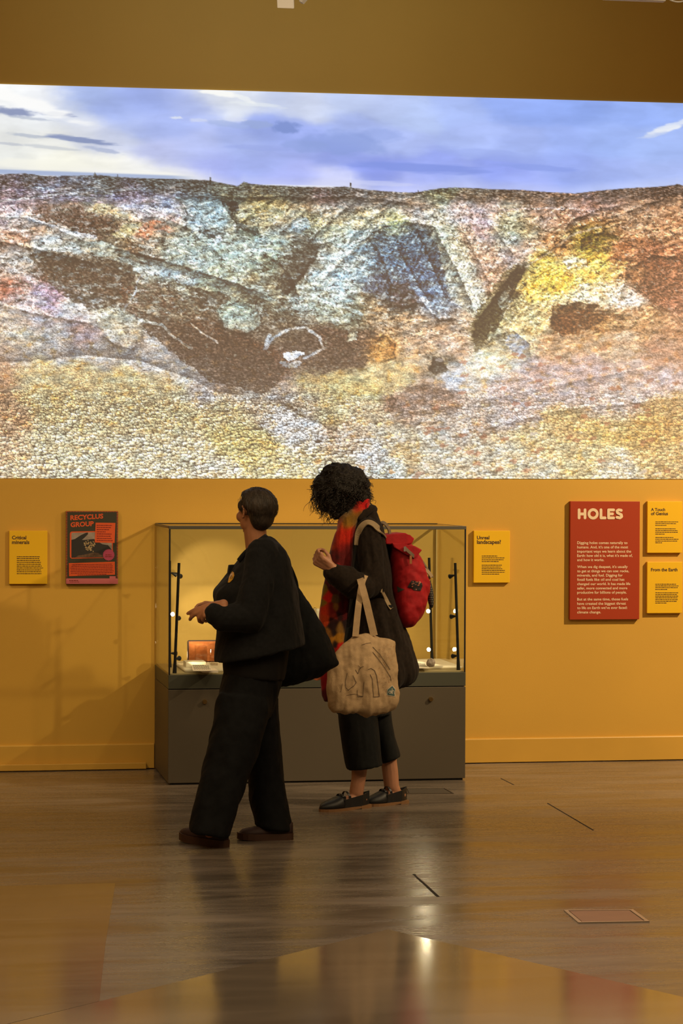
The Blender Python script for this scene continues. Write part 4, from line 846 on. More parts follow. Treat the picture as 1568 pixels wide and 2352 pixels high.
# suspended lighting track with fixtures, only its lowest pieces reach into the frame
ty = -3.2
za = W(1500, 3.4, ty).z
tr = empty('lighting_track', (W(1500, 0, ty).x, ty, za), 'white lighting track at the top right edge of the photo', 'lighting track')
bx('rail', (W(1385, 0, ty).x, ty - .02, za), (W(1526, 0, ty).x, ty + .02, za + .035), M_white, tr, bevel=.003)
xr_ = W(1450, 0, ty).x
bx('hanger', (xr_ - .003, ty - .003, za + .035), (xr_ + .003, ty + .003, ZC), M_white, tr)
cr = W(1552, -10, ty); bm = bmesh.new()
Rn = []
for k in range(33): t = 2 * math.pi * k / 32; Rn.append(cr + Vector((.048 * math.cos(t), .03 * math.sin(t), .034 * math.sin(t))))
tube(bm, Rn, .0035, 8, cap=False); tube(bm, [cr + Vector((-.048, 0, 0)), cr + Vector((-.03, 0, .25))], .004, 8)
tube(bm, [cr + Vector((-.03, 0, .25)), Vector((cr.x - .03, cr.y, ZC))], .002, 8)
rg = obj('ring_hook', bm, M_white); tag(rg, 'thin pale metal ring hanging at the top right corner', 'hook')
ty2 = -3.6
A, B = W(636.5, 18.6, ty2 - .09), W(675.5, 18.8, ty2 - .09)
hd_ = empty('track_light', ((A.x + B.x) / 2, ty2, A.z), 'square white track light at the top edge above the picture', 'track light')
bm = bmesh.new(); w_ = B.x - A.x; dx_ = .022
bt = [Vector((A.x, ty2 - .09, A.z)), Vector((B.x, ty2 - .09, A.z)), Vector((B.x + dx_, ty2 + .05, A.z + .055)), Vector((A.x + dx_, ty2 + .05, A.z + .055))]
prism(bm, bt, (.0, .02, .07)); obj('lamp_housing', bm, M_white, hd_, bevel=.003)
bm = bmesh.new(); cc = sum(bt, Vector()) / 4; n_ = (bt[1] - bt[0]).cross(bt[3] - bt[0]).normalized(); tube(bm, [cc - n_ * .0008, cc - n_ * .004], [.024, .022], 24); obj('lens', bm, M_lensd, hd_)
bx('hanger', (cc.x - .004, ty2 - .004, A.z + .06), (cc.x + .004, ty2 + .004, ZC), M_white, hd_)
C_ = W(692, 9, ty2)
h2 = empty('track_light', C_, 'small white track light tilted beside the square one', 'track light')
bm = bmesh.new(); tube(bm, [C_ + Vector((0, 0, .005)), C_ + Vector((.03, .0, .055)), C_ + Vector((.05, .0, .09))], [.012, .022, .024], 4); obj('lamp_housing', bm, M_white, h2)
bm = bmesh.new(); tube(bm, [C_ + Vector((.05, 0, .08)), Vector((C_.x + .05, C_.y, ZC))], .003, 8); obj('hanger', bm, M_white, h2)
# ---------------------------------------------------------------- people
V = Vector
def skin_mat(name, c): return mat(name, c, rough=.48, spec=.4, var=.08, vscale=25, bump=.04, bscale=220)
M_skin1 = skin_mat('skin_warm', (.46, .20, .10)); M_skin2 = skin_mat('skin_brown', (.40, .19, .11))
def head_axes(fwd, tilt=(0, 0, 1)):
    f = V(fwd).normalized(); u = (V(tilt) - f * V(tilt).dot(f)).normalized(); return f, u, u.cross(f)      # forward, up, left
def head_shapes(bm, c, f, u, l, k=1.0):
    """skull, jaw, nose, brow, lips, chin, cheeks, ears around the skull's centre"""
    A = (f, l, u)
    def at(x, y, z): return c + f * (x * k) + l * (y * k) + u * (z * k)
    def B(x, y, z, r, sub=2): ball(bm, at(x, y, z), tuple(q * k for q in r), A, sub)
    B(-.008, 0, .022, (.095, .075, .088), 3); B(.022, 0, -.045, (.066, .063, .070), 3); B(.050, 0, -.090, (.034, .030, .026))
    B(.078, 0, -.100, (.014, .016, .012)); B(.083, 0, .020, (.012, .048, .012)); B(.098, 0, -.022, (.014, .009, .018)); B(.108, 0, -.034, (.012, .0105, .009)); B(.094, 0, -.002, (.009, .007, .020))
    B(.098, .009, -.037, (.008, .007, .006)); B(.098, -.009, -.037, (.008, .007, .006))
    B(.092, 0, -.060, (.009, .021, .0055)); B(.091, 0, -.070, (.009, .018, .0055))
    for s in (1, -1):
        B(.060, s * .042, -.030, (.028, .024, .028)); B(.070, s * .031, .004, (.018, .016, .010)); B(.018, s * .044, -.066, (.042, .022, .036))
        # ear: rim, lobe and hollow
        for t in range(9): q = math.radians(-100 + 25 * t); B(-.010 - .015 * math.cos(q) * (1 if math.cos(q) > 0 else .6), s * (.085 + .008 * (math.cos(q) > 0)), -.008 + .029 * math.sin(q), (.0068, .0066, .0068), 1)
        B(-.010, s * .079, -.006, (.012, .008, .022)); B(-.004, s * .078, -.034, (.008, .006, .009))
def eyes(c, f, u, l, parent, k=1.):
    me_ = mat('eye_white', (.7, .66, .6), rough=.2); mi = mat('eye_iris', (.03, .018, .010), rough=.15)
    for s in (1, -1):
        e = c + f * (.074 * k) + l * (s * .031 * k) + u * (-.006 * k); bm = bmesh.new(); ball(bm, e, .0125 * k, sub=2); o = obj('eye', bm, me_, parent, smooth=True)
        bm = bmesh.new(); ball(bm, e + f * (.0085 * k), (.0055 * k, .006 * k, .006 * k), (f, l, u), 2); obj('iris', bm, mi, o, smooth=True)
def hand_shapes(bm, wrist, d, n, thumb_side, curl=(.3,) * 5, k=1.0, spread=.10, fat=1.0):
    """d: from the wrist to the knuckles, n: normal out of the back of the hand, thumb_side: towards the thumb; curl in radians per joint"""
    d = V(d).normalized(); n = (V(n) - d * V(n).dot(d)).normalized(); t = (V(thumb_side)); t = (t - d * t.dot(d) - n * t.dot(n)).normalized(); w = V(wrist)
    P = lambda a, b, c: w + d * (a * k) + t * (b * k) + n * (c * k)
    for b0, b1 in ((.022, .030), (.010, .011), (-.004, -.009), (-.016, -.028)): capsule(bm, P(.004, b0, 0), P(.082, b1, .002), .017 * k, .0135 * k)
    capsule(bm, P(-.02, .012, 0), P(.03, .014, 0), .024 * k, .018 * k); capsule(bm, P(-.02, -.010, 0), P(.03, -.010, 0), .022 * k, .017 * k)
    F_ = [(.030, (.044, .026, .020), .0098), (.011, (.048, .030, .021), .0102), (-.009, (.044, .028, .020), .0096), (-.028, (.034, .021, .018), .0084)]
    for i, (b, L, r) in enumerate(F_):
        p = P(.084, b, .002); a = 0; side = spread * (b / .03)
        for j, ln in enumerate(L):
            a += curl[i + 1] * (1.0 if j else .8); v = (d * math.cos(a) - n * math.sin(a)) + t * side * (1 if a < .8 else .2); v.normalize()
            q = p + v * (ln * k); rr_ = r * k * fat * (1 - .10 * j); capsule(bm, p, q, rr_, rr_ * .92, 10, 3); p = q
    p = P(.018, .026, -.006); a = .75
    for j, (ln, r) in enumerate(((.040, .0135), (.032, .0112), (.025, .0098))):
        a2 = a - curl[0] * j; v = (d * math.cos(a2) + t * math.sin(a2) * .8 - n * (.35 + .35 * curl[0] * j)).normalized(); q = p + v * (ln * k); capsule(bm, p, q, r * k * fat, r * k * fat * .92, 10, 3); p = q
def shoe(name, heel, toe, parent, mu, ms, width=.098, h_heel=.085, h_in=.075, h_toe=.045, sole=.022, point=.5, pitch=0., rear_open=False):
    """a shoe along heel->toe on the floor: upper and sole"""
    heel, toe = V(heel), V(toe); d = toe - heel; L = d.length; d.normalize(); s = V((-d.y, d.x, 0)).normalized(); up = V((0, 0, 1))
    T = [0, .04, .12, .25, .4, .55, .7, .82, .91, .97, 1.0]
    wd = [.30, .55, .68, .72, .72, .84, .98, .93, .74, .45 - .15 * point, .16 - .08 * point]
    def lift(t): return pitch * max(0, t - .55) ** 1.5 * L * 1.6
    hh = np.interp(T, [0, .05, .2, .4, .55, .75, .92, 1], [h_heel * .92, h_heel, h_heel * .93, h_in, h_in * .86, h_toe * 1.15, h_toe * .9, h_toe * .5])
    bm = bmesh.new(); R = []
    for t, w, h in zip(T, wd, hh):
        c = heel + d * (L * t) + up * (lift(t) + sole * .8); hw = w * width / 2; R.append([c + s * (hw * math.copysign(abs(math.cos(a)) ** .75, math.cos(a))) + up * (max(0, math.sin(a)) ** .8 * (h - sole) if math.sin(a) > 0 else 0) for a in (2 * math.pi * k / 20 for k in range(20))])
    rings(bm, R); u_ = obj(name, bm, mu, parent, smooth=True)
    bm = bmesh.new(); R = []
    for t, w in zip(T, wd):
        c = heel + d * (L * t * 1.012 - L * .006) + up * lift(t); hw = w * width / 2 * 1.05 + .002; z0 = 0 if t < .3 or t > .45 else .001
        R.append([c + s * hw, c + s * hw + up * sole, c - s * hw + up * sole, c - s * hw + up * z0])
    rings(bm, R); obj('sole', bm, ms, u_, bevel=.0)
    return u_

# ---- visitor one: short hair, dark jacket, walking to the left, seen from behind
Y1 = -2.89; S1 = 1 / 507.
def P1(px, py, dy=0.): return W(px, py, Y1 + dy)
root1 = P1(585, 1900, 0); root1.z = 0
f1, u1, l1 = head_axes((-.52, .85, -.03)); hc = P1(586, 1172)
bm = bmesh.new(); head_shapes(bm, hc, f1, u1, l1, .92)
chain(bm, [(hc + f1 * .0 - u1 * .05, .055), (P1(585, 1215), .052), (P1(589, 1250), .052), (P1(596, 1290), .06)])
ball(bm, P1(596, 1335), (.10, .14, .14)); ball(bm, P1(590, 1420), (.10, .12, .17)); ball(bm, P1(582, 1530), (.10, .115, .12))
chain(bm, [(P1(604, 1296, -.12), .048), (P1(576, 1418, -.19), .042), (P1(500, 1405, -.20), .032)]); chain(bm, [(P1(604, 1298, .12), .048), (P1(575, 1418, .17), .042), (P1(502, 1394, .02), .031)])
nl, nr = P1(0, 0), P1(0, 0)
h1a, h1b = F(519, 1947), F(418, 1930); g1a, g1b = F(672, 1927), F(545, 1929)
chain(bm, [(P1(568, 1580, -.07), .070), (P1(535, 1730, -.10), .052), (P1(492, 1895, -.125), .036), (h1a + (h1b - h1a) * .3 + V((0, 0, .055)), .038)]); chain(bm, [(P1(590, 1580, .07), .070), (P1(608, 1725, .10), .050), (P1(630, 1880, .13), .036), (g1a + (g1b - g1a) * .25 + V((0, 0, .055)), .038)])
wr = P1(505, 1394, -.205)
hand_shapes(bm, wr, P1(478, 1403, -.205) - wr + V((0, .016, 0)), (-.30, -.70, .60), P1(462, 1390, -.2) - P1(470, 1406, -.2), (.45, .14, .30, .75, 1.25), .90, .03, 1.25)
wr2 = P1(499, 1392, .02); hand_shapes(bm, wr2, V((-1, -.1, .10)), (.1, .3, .8), V((0, -.6, -.5)), (.3, .5, .6, .6, .6), .78)
person1 = solidify_union('person', bm, .0042, M_skin1, None, 3)
def rebase(o, loc):
    o.data.transform(Matrix.Translation(-V(loc))); o.location = loc
rebase(person1, root1)
tag(person1, 'short haired visitor in dark jacket and wide jeans walking past the case', 'person')
eyes(hc, f1, u1, l1, person1, .92)
M_hair1 = mat('short_grey_brown_hair', (.040, .028, .020), rough=.55, spec=.45, var=.6, vscale=40, stretch=(1, 1, .18), bump=.5, bscale=160)
bm = bmesh.new()
q = bmesh.ops.create_icosphere(bm, subdivisions=5, radius=1.0); A = hc - f1 * .008 + u1 * .018
for v in q['verts']:
    d = v.co.copy(); x, y, z = d
    r = V((x * .105, y * .090, z * .084)); hairy = sstep(np.array([-.02]), np.array([.35]), np.array([.72 * z - x + (.12 if abs(y) < .75 else .02)]))[0]
    if z < -.25: hairy *= float(sstep(-.05, -.35, np.array([x]))[()])
    tuft = .0035 * mnoise.noise(V((x * 9, y * 9, z * 4)))
    k_ = (.80 + .22 * hairy) + tuft * 10 * hairy
    v.co = A + (f1 * r.x + l1 * r.y + u1 * r.z) * k_
ball(bm, hc - f1 * .048 - u1 * .030, (.047, .064, .060), (f1, l1, u1), 3); ball(bm, hc - f1 * .042 - u1 * .055, (.034, .052, .040), (f1, l1, u1), 3); ball(bm, hc - f1 * .05 + u1 * .02, (.058, .078, .062), (f1, l1, u1), 3)
for s in (1, -1): ball(bm, hc + f1 * .022 + l1 * (s * .068) + u1 * .022, (.018, .010, .026), (f1, l1, u1), 2)
hair1 = solidify_union('hair', bm, .0045, M_hair1, person1, 9, lambda co: .0018 * fbm(co[:, 0] * 90 + co[:, 1] * 60, co[:, 2] * 22, 3, 77))
M_strand1 = mat('hair_strand', (.055, .042, .032), rough=.4, spec=.5)
cu = bpy.data.curves.new('hair_tufts', 'CURVE'); cu.dimensions = '3D'; cu.bevel_depth = .0011; cu.bevel_resolution = 1; rr = random.Random(11)
for k in range(520):
    th, ph = rr.uniform(0, 6.283), rr.uniform(-.55, 1.5); x, y, z = math.cos(ph) * math.cos(th), math.cos(ph) * math.sin(th), math.sin(ph)
    if .72 * z - x < .05 or x > .3 or (z < -.2 and x > -.35): continue
    p = A + f1 * (x * .106) + l1 * (y * .091) + u1 * (z * .085); n = (f1 * x + l1 * y + u1 * z); dn = (-u1 - f1 * .5 * max(0, z)); dn = (dn - n * dn.dot(n)).normalized(); sp = cu.splines.new('POLY'); sp.points.add(3); ln = rr.uniform(.018, .034)
    for i in range(4): t = i / 3.; c = p + dn * (ln * t) + n * (.0015 - .006 * t * t + .004 * t) + l1 * (.003 * math.sin(k + t * 2)); sp.points[i].co = (*c, 1); sp.points[i].radius = 1 - .6 * t
hs1 = bpy.data.objects.new('hair_tufts', cu); COL.objects.link(hs1); cu.materials.append(M_strand1); hs1.parent = person1; hs1.matrix_parent_inverse = Matrix.Translation(-root1); hs1['kind'] = 'stuff'

M_jacket = mat('dark_navy_wool', (.0095, .0098, .011), rough=.85, spec=.2, sheen=.06, var=.25, vscale=60, bump=.25, bscale=350)
M_shirt = mat('charcoal_cotton', (.012, .011, .0105), rough=.85, spec=.2, bump=.2, bscale=300)
M_jeans = mat('dark_indigo_denim', (.0052, .0058, .0072), rough=.85, spec=.25, var=.4, vscale=18, bump=.25, bscale=500)
bm = bmesh.new()
loft(bm, [(603, 1231, 620, 1231, Y1, .045), (591, 1240, 631, 1238, Y1, .085), (574, 1256, 645, 1252, Y1, .135), (560, 1271, 655, 1264, Y1, .165), (544, 1290, 664, 1283, Y1, .185), (526, 1312, 671, 1305, Y1, .195), (507, 1336, 677, 1330, Y1, .20), (490, 1358, 682, 1350, Y1, .20), (490, 1378, 686, 1375, Y1, .20), (497, 1402, 689, 1400, Y1, .20), (496, 1450, 692, 1432, Y1, .205), (492, 1490, 696, 1462, Y1, .21), (490, 1516, 697.5, 1474, Y1, .215), (492, 1522, 697, 1478, Y1, .21)], 40, 4, 2.2)
chain(bm, [(P1(604, 1276, -.12), .078), (P1(592, 1340, -.165), .082), (P1(572, 1416, -.19), .076), (P1(510, 1419, -.20), .060)])
capsule(bm, P1(512, 1418, -.20), P1(493, 1411, -.203), .062, .050)
chain(bm, [(P1(608, 1282, .12), .076), (P1(585, 1415, .17), .074), (P1(520, 1400, .06), .052)])
def jf(co):
    a = fold_noise(7, 7, 2.2, .010, 1)(co) + fold_noise(26, 26, 10, .003, 2)(co); return a
jacket = solidify_union('jacket', bm, .006, M_jacket, person1, 4, jf)
bm = bmesh.new()       # cuff and collar edge, the drop-shoulder seam and the brooch lie on the jacket
bvhJ = BVHTree.FromPolygons([v.co + root1 for v in jacket.data.vertices], [tuple(p.vertices) for p in jacket.data.polygons])
def on_surface(bvh, px, py, off=.002):
    d = ray(px, py).normalized(); h = bvh.ray_cast(CAM, d); return (h[0] - d * off) if h[0] is not None else None
def decal(name, bvh, polys, m, parent, off=.002, sub=0):
    bm = bmesh.new()
    for p in polys:
        if not sub:
            q = [on_surface(bvh, *a, off) for a in p]; q = [a for a in q if a is not None]
            if len(q) > 2: bm.faces.new([bm.verts.new(a) for a in q])
        else:       # flat outline in picture pixels, cut into small triangles, then laid on the surface
            b2 = bmesh.new(); f = b2.faces.new([b2.verts.new((x, y, 0)) for x, y in p]); bmesh.ops.triangulate(b2, faces=[f])
            for _ in range(sub): bmesh.ops.subdivide_edges(b2, edges=list(b2.edges), cuts=1, use_grid_fill=True)
            bmesh.ops.triangulate(b2, faces=list(b2.faces)); mp = {}
            for v in b2.verts: q = on_surface(bvh, v.co.x, v.co.y, off); mp[v.index if False else v] = bm.verts.new(q) if q is not None else None
            for t in b2.faces:
                if all(mp[v] is not None for v in t.verts):
                    try: bm.faces.new([mp[v] for v in t.verts])
                    except ValueError: pass
            b2.free()
    return obj(name, bm, m, parent)
M_brooch = mat('yellow_enamel', (.72, .36, .03), rough=.3, spec=.6)
br = decal('brooch', bvhJ, [[(523, 1338), (525, 1328), (529, 1318), (533, 1312), (533.5, 1318), (537, 1315), (538, 1322), (534, 1331), (527, 1338)]], M_brooch, person1, .004, 2)
tag(br, 'small yellow brooch')
decal('brooch_lines', bvhJ, [[(531, 1321), (532.2, 1320.5), (529.2, 1329), (528.2, 1329)], [(534, 1324), (535, 1323.6), (532.6, 1330), (531.6, 1330)]], mat('brooch_black', (.01, .008, .006), rough=.4), br, .006)
bm = bmesh.new(); lp = [P1(527, 1298, -.02), P1(548, 1297, -.02), P1(549, 1318, -.02), P1(526, 1322, -.02), P1(524, 1318, -.02)]; prism(bm, lp, (0, .05, 0)); obj('lapel', bm, M_jacket, person1, bevel=.004)
bm = bmesh.new(); strip(bm, smooth_pts([P1(612, 1230.5, -.05), P1(594, 1243, -.095), P1(577, 1258, -.125), P1(562, 1271, -.10), P1(548, 1288, -.075)], 4), .020, .008, (-.2, -.9, .4)); obj('collar', bm, M_jacket, person1, smooth=True)
bm = bmesh.new()
loft(bm, [(512, 1490, 665, 1470, Y1, .165), (512, 1530, 662, 1500, Y1, .168), (514, 1546, 656, 1540, Y1, .165), (516, 1550, 650, 1562, Y1, .16)], 32, 4)
shirt = solidify_union('shirt', bm, .007, M_shirt, person1, 3, fold_noise(12, 12, 3, .005, 3))
bm = bmesh.new()
loft(bm, [(520, 1520, 646, 1520, Y1, .145), (513, 1552, 648, 1560, Y1, .155), (503, 1590, 637, 1600, Y1, .155), (498, 1615, 630, 1622, Y1 - .01, .15), (496, 1640, 622, 1650, Y1 - .02, .13)], 32, 4)
loft(bm, [(503, 1590, 625, 1600, Y1 - .05, .11), (497, 1612, 624, 1618, Y1 - .06, .11), (490, 1660, 613, 1665, Y1 - .075, .112), (477, 1706, 598, 1710, Y1 - .085, .11), (471, 1735, 588, 1745, Y1 - .095, .105), (462, 1770, 575, 1776, Y1 - .105, .10), (450, 1825, 556, 1830, Y1 - .115, .10), (438, 1880, 535, 1883, Y1 - .12, .10), (434.5, 1904, 526, 1916, Y1 - .125, .10), (438, 1911, 522, 1922, Y1 - .125, .09)], 30, 4, 2.3)
loft(bm, [(545, 1590, 637, 1600, Y1 + .06, .11), (560, 1640, 638, 1640, Y1 + .08, .11), (566, 1690, 643, 1690, Y1 + .09, .105), (566, 1740, 646, 1735, Y1 + .10, .10), (569, 1790, 653, 1790, Y1 + .115, .10), (574, 1840, 660, 1840, Y1 + .125, .10), (583, 1876, 668, 1880, Y1 + .13, .10), (585, 1894, 672, 1904, Y1 + .13, .10), (592, 1897, 668, 1906, Y1 + .13, .09)], 30, 4, 2.3)
trousers = solidify_union('trousers', bm, .006, M_jeans, person1, 4, lambda co: fold_noise(9, 9, 4, .008, 4)(co) + fold_noise(30, 30, 16, .0025, 5)(co))
M_sh1 = mat('maroon_suede', (.030, .010, .008), rough=.7, var=.2, vscale=40); M_sole1 = mat('brown_rubber', (.055, .022, .012), rough=.55)
shoe('shoe', h1a, h1b, person1, M_sh1, M_sole1, .100, .09, .085, .062, .034, 0., .10); shoe('shoe', g1a, g1b, person1, M_sh1, M_sole1, .100, .09, .08, .055, .030, 0., .05)

# ---- shoulder bag hanging behind her from the far shoulder
M_bag = mat('black_canvas', (.0045, .005, .0056), rough=.85, spec=.25, var=.3, vscale=30, bump=.25, bscale=400)
YB = Y1 + .31
bagroot = W(710, 1570, YB); shoulder = empty('shoulder_bag', bagroot, 'black slouchy shoulder bag hanging behind the dark jacket', 'bag')
bm = bmesh.new()
loft(bm, [(679, 1344, 686, 1346, YB, .010), (676, 1372, 704, 1372, YB, .035), (672, 1400, 723, 1404, YB, .055), (666, 1432, 743, 1440, YB, .075), (656, 1470, 759, 1476, YB, .09), (646, 1500, 771, 1502, YB, .098), (638, 1530, 778.5, 1519, YB, .095), (632, 1555, 776, 1528, YB, .085), (632, 1571, 752, 1546, YB, .06), (638, 1577, 722, 1561, YB, .035), (648, 1578.5, 690, 1571, YB, .012)], 30, 4)
bagb = solidify_union('body', bm, .0055, M_bag, shoulder, 2, lambda co: fold_noise(10, 10, 5, .010, 6)(co) + fold_noise(34, 34, 14, .0028, 7)(co))
bm = bmesh.new(); strip(bm, smooth_pts([P1(618, 1270, .16), P1(645, 1279, .205), P1(664, 1297, .225), W(674, 1318, YB - .03), W(681, 1338, YB), W(684, 1356, YB)], 4), .012, .012, (.7, -.1, .5)); strip(bm, smooth_pts([P1(624, 1276, .165), P1(652, 1296, .24), W(672, 1326, YB), W(679, 1352, YB + .01)], 4), .014, .006, (.6, .5, .5)); obj('strap', bm, M_bag, shoulder)

# ---- visitor two: curly hair, long brown coat, red scarf, facing left, head bowed
Y2 = -1.72; S2 = 1 / 455.
def P2(px, py, dy=0.): return W(px, py, Y2 + dy)
root2 = P2(840, 1850); root2.z = 0
f2, u2, l2 = head_axes((-.86, .16, -.46), (-.45, .05, .9)); hc2 = P2(782, 1126)
bm = bmesh.new(); head_shapes(bm, hc2, f2, u2, l2, 1.02)
chain(bm, [(hc2 - u2 * .05 - f2 * .02, .055), (P2(818, 1165), .055), (P2(838, 1192), .054), (P2(846, 1225), .06)])
ball(bm, P2(848, 1280), (.075, .125, .13)); ball(bm, P2(849, 1360), (.08, .11, .18)); ball(bm, P2(848, 1460), (.095, .12, .13))
chain(bm, [(P2(848, 1236, -.11), .046), (P2(856, 1346, -.20), .040), (P2(800, 1332, -.235), .030), (P2(760, 1306, -.26), .027)]); chain(bm, [(P2(850, 1238, .11), .046), (P2(862, 1352, .17), .042), (P2(800, 1400, .14), .032)])
a2, b2 = F(848, 1853.5), F(734, 1865); c2, d2 = F(934, 1843.5), F(840, 1852)
an1 = a2 + (b2 - a2) * .24; an2 = c2 + (d2 - c2) * .26
def zat(px, py, p): return W(px, py, p.y)
chain(bm, [(P2(840, 1490, -.06), .070), (P2(824, 1640, -.08), .050), (zat(828, 1735, an1), .044), (zat(823, 1790, an1), .0365), (zat(818, 1820, an1), .036), (an1 + V((0, 0, .048)), .030)])
chain(bm, [(an1 + V((0, 0, .050)), .029), (an1 + (b2 - a2) * .38 + V((0, 0, .032)), .026)]); capsule(bm, an1 + V((0, 0, .05)), a2 + (b2 - a2) * .13 + V((0, 0, .042)), .028, .022)
chain(bm, [(P2(855, 1490, .06), .070), (P2(868, 1630, .06), .048), (zat(889, 1715, an2), .040), (zat(896, 1775, an2), .041), (zat(899, 1806, an2), .039), (an2 + V((0, 0, .048)), .030)])
chain(bm, [(an2 + V((0, 0, .050)), .029), (an2 + (d2 - c2) * .38 + V((0, 0, .032)), .026)]); capsule(bm, an2 + V((0, 0, .05)), c2 + (d2 - c2) * .13 + V((0, 0, .042)), .028, .022)
w2 = P2(758, 1304, -.265); hand_shapes(bm, w2, P2(734, 1288, -.265) - w2, V((-.35, -.80, -.45)), V((.35, -.1, .9)), (.75, 1.15, 1.3, 1.35, 1.35), .90, .04)
capsule(bm, P2(741, 1284, -.28), P2(737.5, 1271.5, -.285), .0125, .0105)
w3 = P2(800, 1400, .14); hand_shapes(bm, w3, V((-.5, -.1, -1)), (-.2, .95, .1), V((-.9, 0, .4)), (.4, .5, .5, .5, .5), .85)
person2 = solidify_union('person', bm, .0042, M_skin2, None, 3); rebase(person2, root2)
tag(person2, 'curly haired visitor in a long brown coat with bowed head and red scarf', 'person')
eyes(hc2, f2, u2, l2, person2, 1.02)
M_hair2 = mat('dark_curly_hair', (.009, .0062, .0045), rough=.6, spec=.3, var=.5, vscale=60, bump=.6, bscale=130)
bm = bmesh.new()
for px, py, dy, r in ((784, 1116, 0, (.122, .125, .112)), (752, 1130, 0, (.068, .095, .085)), (812, 1118, 0, (.074, .105, .098)), (760, 1152, -.03, (.050, .07, .062)), (788, 1160, 0, (.060, .085, .055)), (822, 1142, 0, (.060, .085, .062)), (772, 1092, 0, (.075, .09, .065)), (740, 1112, 0, (.045, .07, .05)), (772, 1170, -.02, (.034, .05, .050)), (786, 1176, -.02, (.026, .05, .034))): ball(bm, P2(px, py, dy), r)
hair2 = solidify_union('hair', bm, .0055, M_hair2, person2, 3, lambda co: .010 * fbm(co[:, 0] * 34 + co[:, 1] * 21, co[:, 2] * 34 + co[:, 1] * 13, 4, 55) * 1.8 + .0045 * fbm(co[:, 0] * 110, co[:, 2] * 110 + co[:, 1] * 70, 2, 56))
hb = BVHTree.FromPolygons([v.co + root2 for v in hair2.data.vertices], [tuple(p.vertices) for p in hair2.data.polygons])
cu = bpy.data.curves.new('hair_curls', 'CURVE'); cu.dimensions = '3D'; cu.bevel_depth = .0017; cu.bevel_resolution = 1; rr = random.Random(21); hcen = P2(784, 1120)
def curl(p, n, ln, rad, turns, rise, thin=.5, down=1.0):
    dn = (V((0, 0, -down)) + n * .55 + V((rr.uniform(-.3, .3), rr.uniform(-.3, .3), 0))).normalized(); x, y = frame_of(dn); sp = cu.splines.new('POLY'); N = 13; sp.points.add(N - 1); ph = rr.uniform(0, 6.28)
    for i in range(N):
        t = i / (N - 1); rad_ = rad * min(1, t * 3); c = p + dn * (ln * t) + n * (rise * t) + (x * math.cos(ph + turns * 6.283 * t) + y * math.sin(ph + turns * 6.283 * t)) * rad_
        sp.points[i].co = (*c, 1); sp.points[i].radius = 1 - thin * t
for k in range(900):
    th, cz = rr.uniform(0, 6.283), rr.uniform(-.75, 1); s_ = math.sqrt(1 - cz * cz); d = V((s_ * math.cos(th), s_ * math.sin(th), cz)); h = hb.ray_cast(hcen + d * .4, -d)
    if h[0] is None: continue
    curl(h[0] - h[1] * .006, h[1], rr.uniform(.020, .055), rr.uniform(.004, .009), rr.uniform(1.0, 2.2), rr.uniform(.0, .008))
for px, py, ln in ((730, 1120, .09), (726, 1130, .10), (733, 1140, .09), (722, 1125, .12), (738, 1155, .075), (746, 1160, .08), (756, 1165, .075), (765, 1172, .07), (772, 1176, .065), (780, 1178, .05), (728, 1148, .07), (742, 1166, .06), (844, 1140, .045), (838, 1148, .04), (848, 1128, .05), (752, 1172, .07), (760, 1178, .06), (724, 1140, .08)):
    for _ in range(2): curl(P2(px + rr.uniform(-5, 5), py + rr.uniform(-4, 4), rr.uniform(-.08, .06)), V((-.4 if px < 800 else .4, 0, .1)), ln * rr.uniform(.8, 1.15), rr.uniform(.007, .012), rr.uniform(.7, 1.4), .016, .6)
    p = P2(px, py, rr.uniform(-.06, .05)); curl(p, V((-.3 if px < 800 else .3, 0, .1)), ln, rr.uniform(.006, .010), rr.uniform(.8, 1.6), .012, .6); curl(p + V((.004, .01, .004)), V((-.3 if px < 800 else .3, 0, 0)), ln * .8, .007, 1.2, .006, .6)
hs2 = bpy.data.objects.new('hair_curls', cu); COL.objects.link(hs2); cu.materials.append(mat('curl_strand', (.013, .009, .006), rough=.42, spec=.4)); hs2.parent = person2; hs2.matrix_parent_inverse = Matrix.Translation(-root2); hs2['kind'] = 'stuff'

M_coat = mat('dark_brown_wool', (.0145, .0092, .0062), rough=.9, spec=.15, sheen=.04, var=.3, vscale=70, bump=.3, bscale=330)
bm = bmesh.new()
loft(bm, [(838, 1160, 858, 1168, Y2, .055), (828, 1176, 868, 1188, Y2, .085), (818, 1196, 874, 1206, Y2, .135), (812, 1218, 880, 1228, Y2, .165), (808, 1250, 885, 1255, Y2, .175), (807, 1290, 889, 1290, Y2, .178), (806, 1330, 892, 1330, Y2, .18), (803, 1380, 898, 1375, Y2, .18), (797, 1430, 918, 1420, Y2, .19), (790, 1480, 938, 1468, Y2, .205), (783, 1530, 950, 1515, Y2, .22), (778, 1565, 953.5, 1540, Y2, .225), (778, 1582, 944, 1562, Y2, .22), (782, 1590, 921, 1579, Y2, .21), (790, 1592, 905, 1585, Y2, .19)], 40, 4, 2.2)
chain(bm, [(P2(846, 1222, -.12), .068), (P2(850, 1270, -.15), .074), (P2(856, 1340, -.19), .066), (P2(836, 1350, -.215), .066), (P2(795, 1334, -.24), .063)]); capsule(bm, P2(800, 1335, -.237), P2(763, 1317, -.255), .063, .054)
chain(bm, [(P2(850, 1225, .12), .066), (P2(862, 1355, .17), .064), (P2(812, 1392, .14), .05)])
def cf(co):
    return fold_noise(9, 9, 1.4, .016, 8)(co) + fold_noise(30, 30, 9, .004, 9)(co)
coat = solidify_union('coat', bm, .006, M_coat, person2, 4, cf)
bm = bmesh.new()
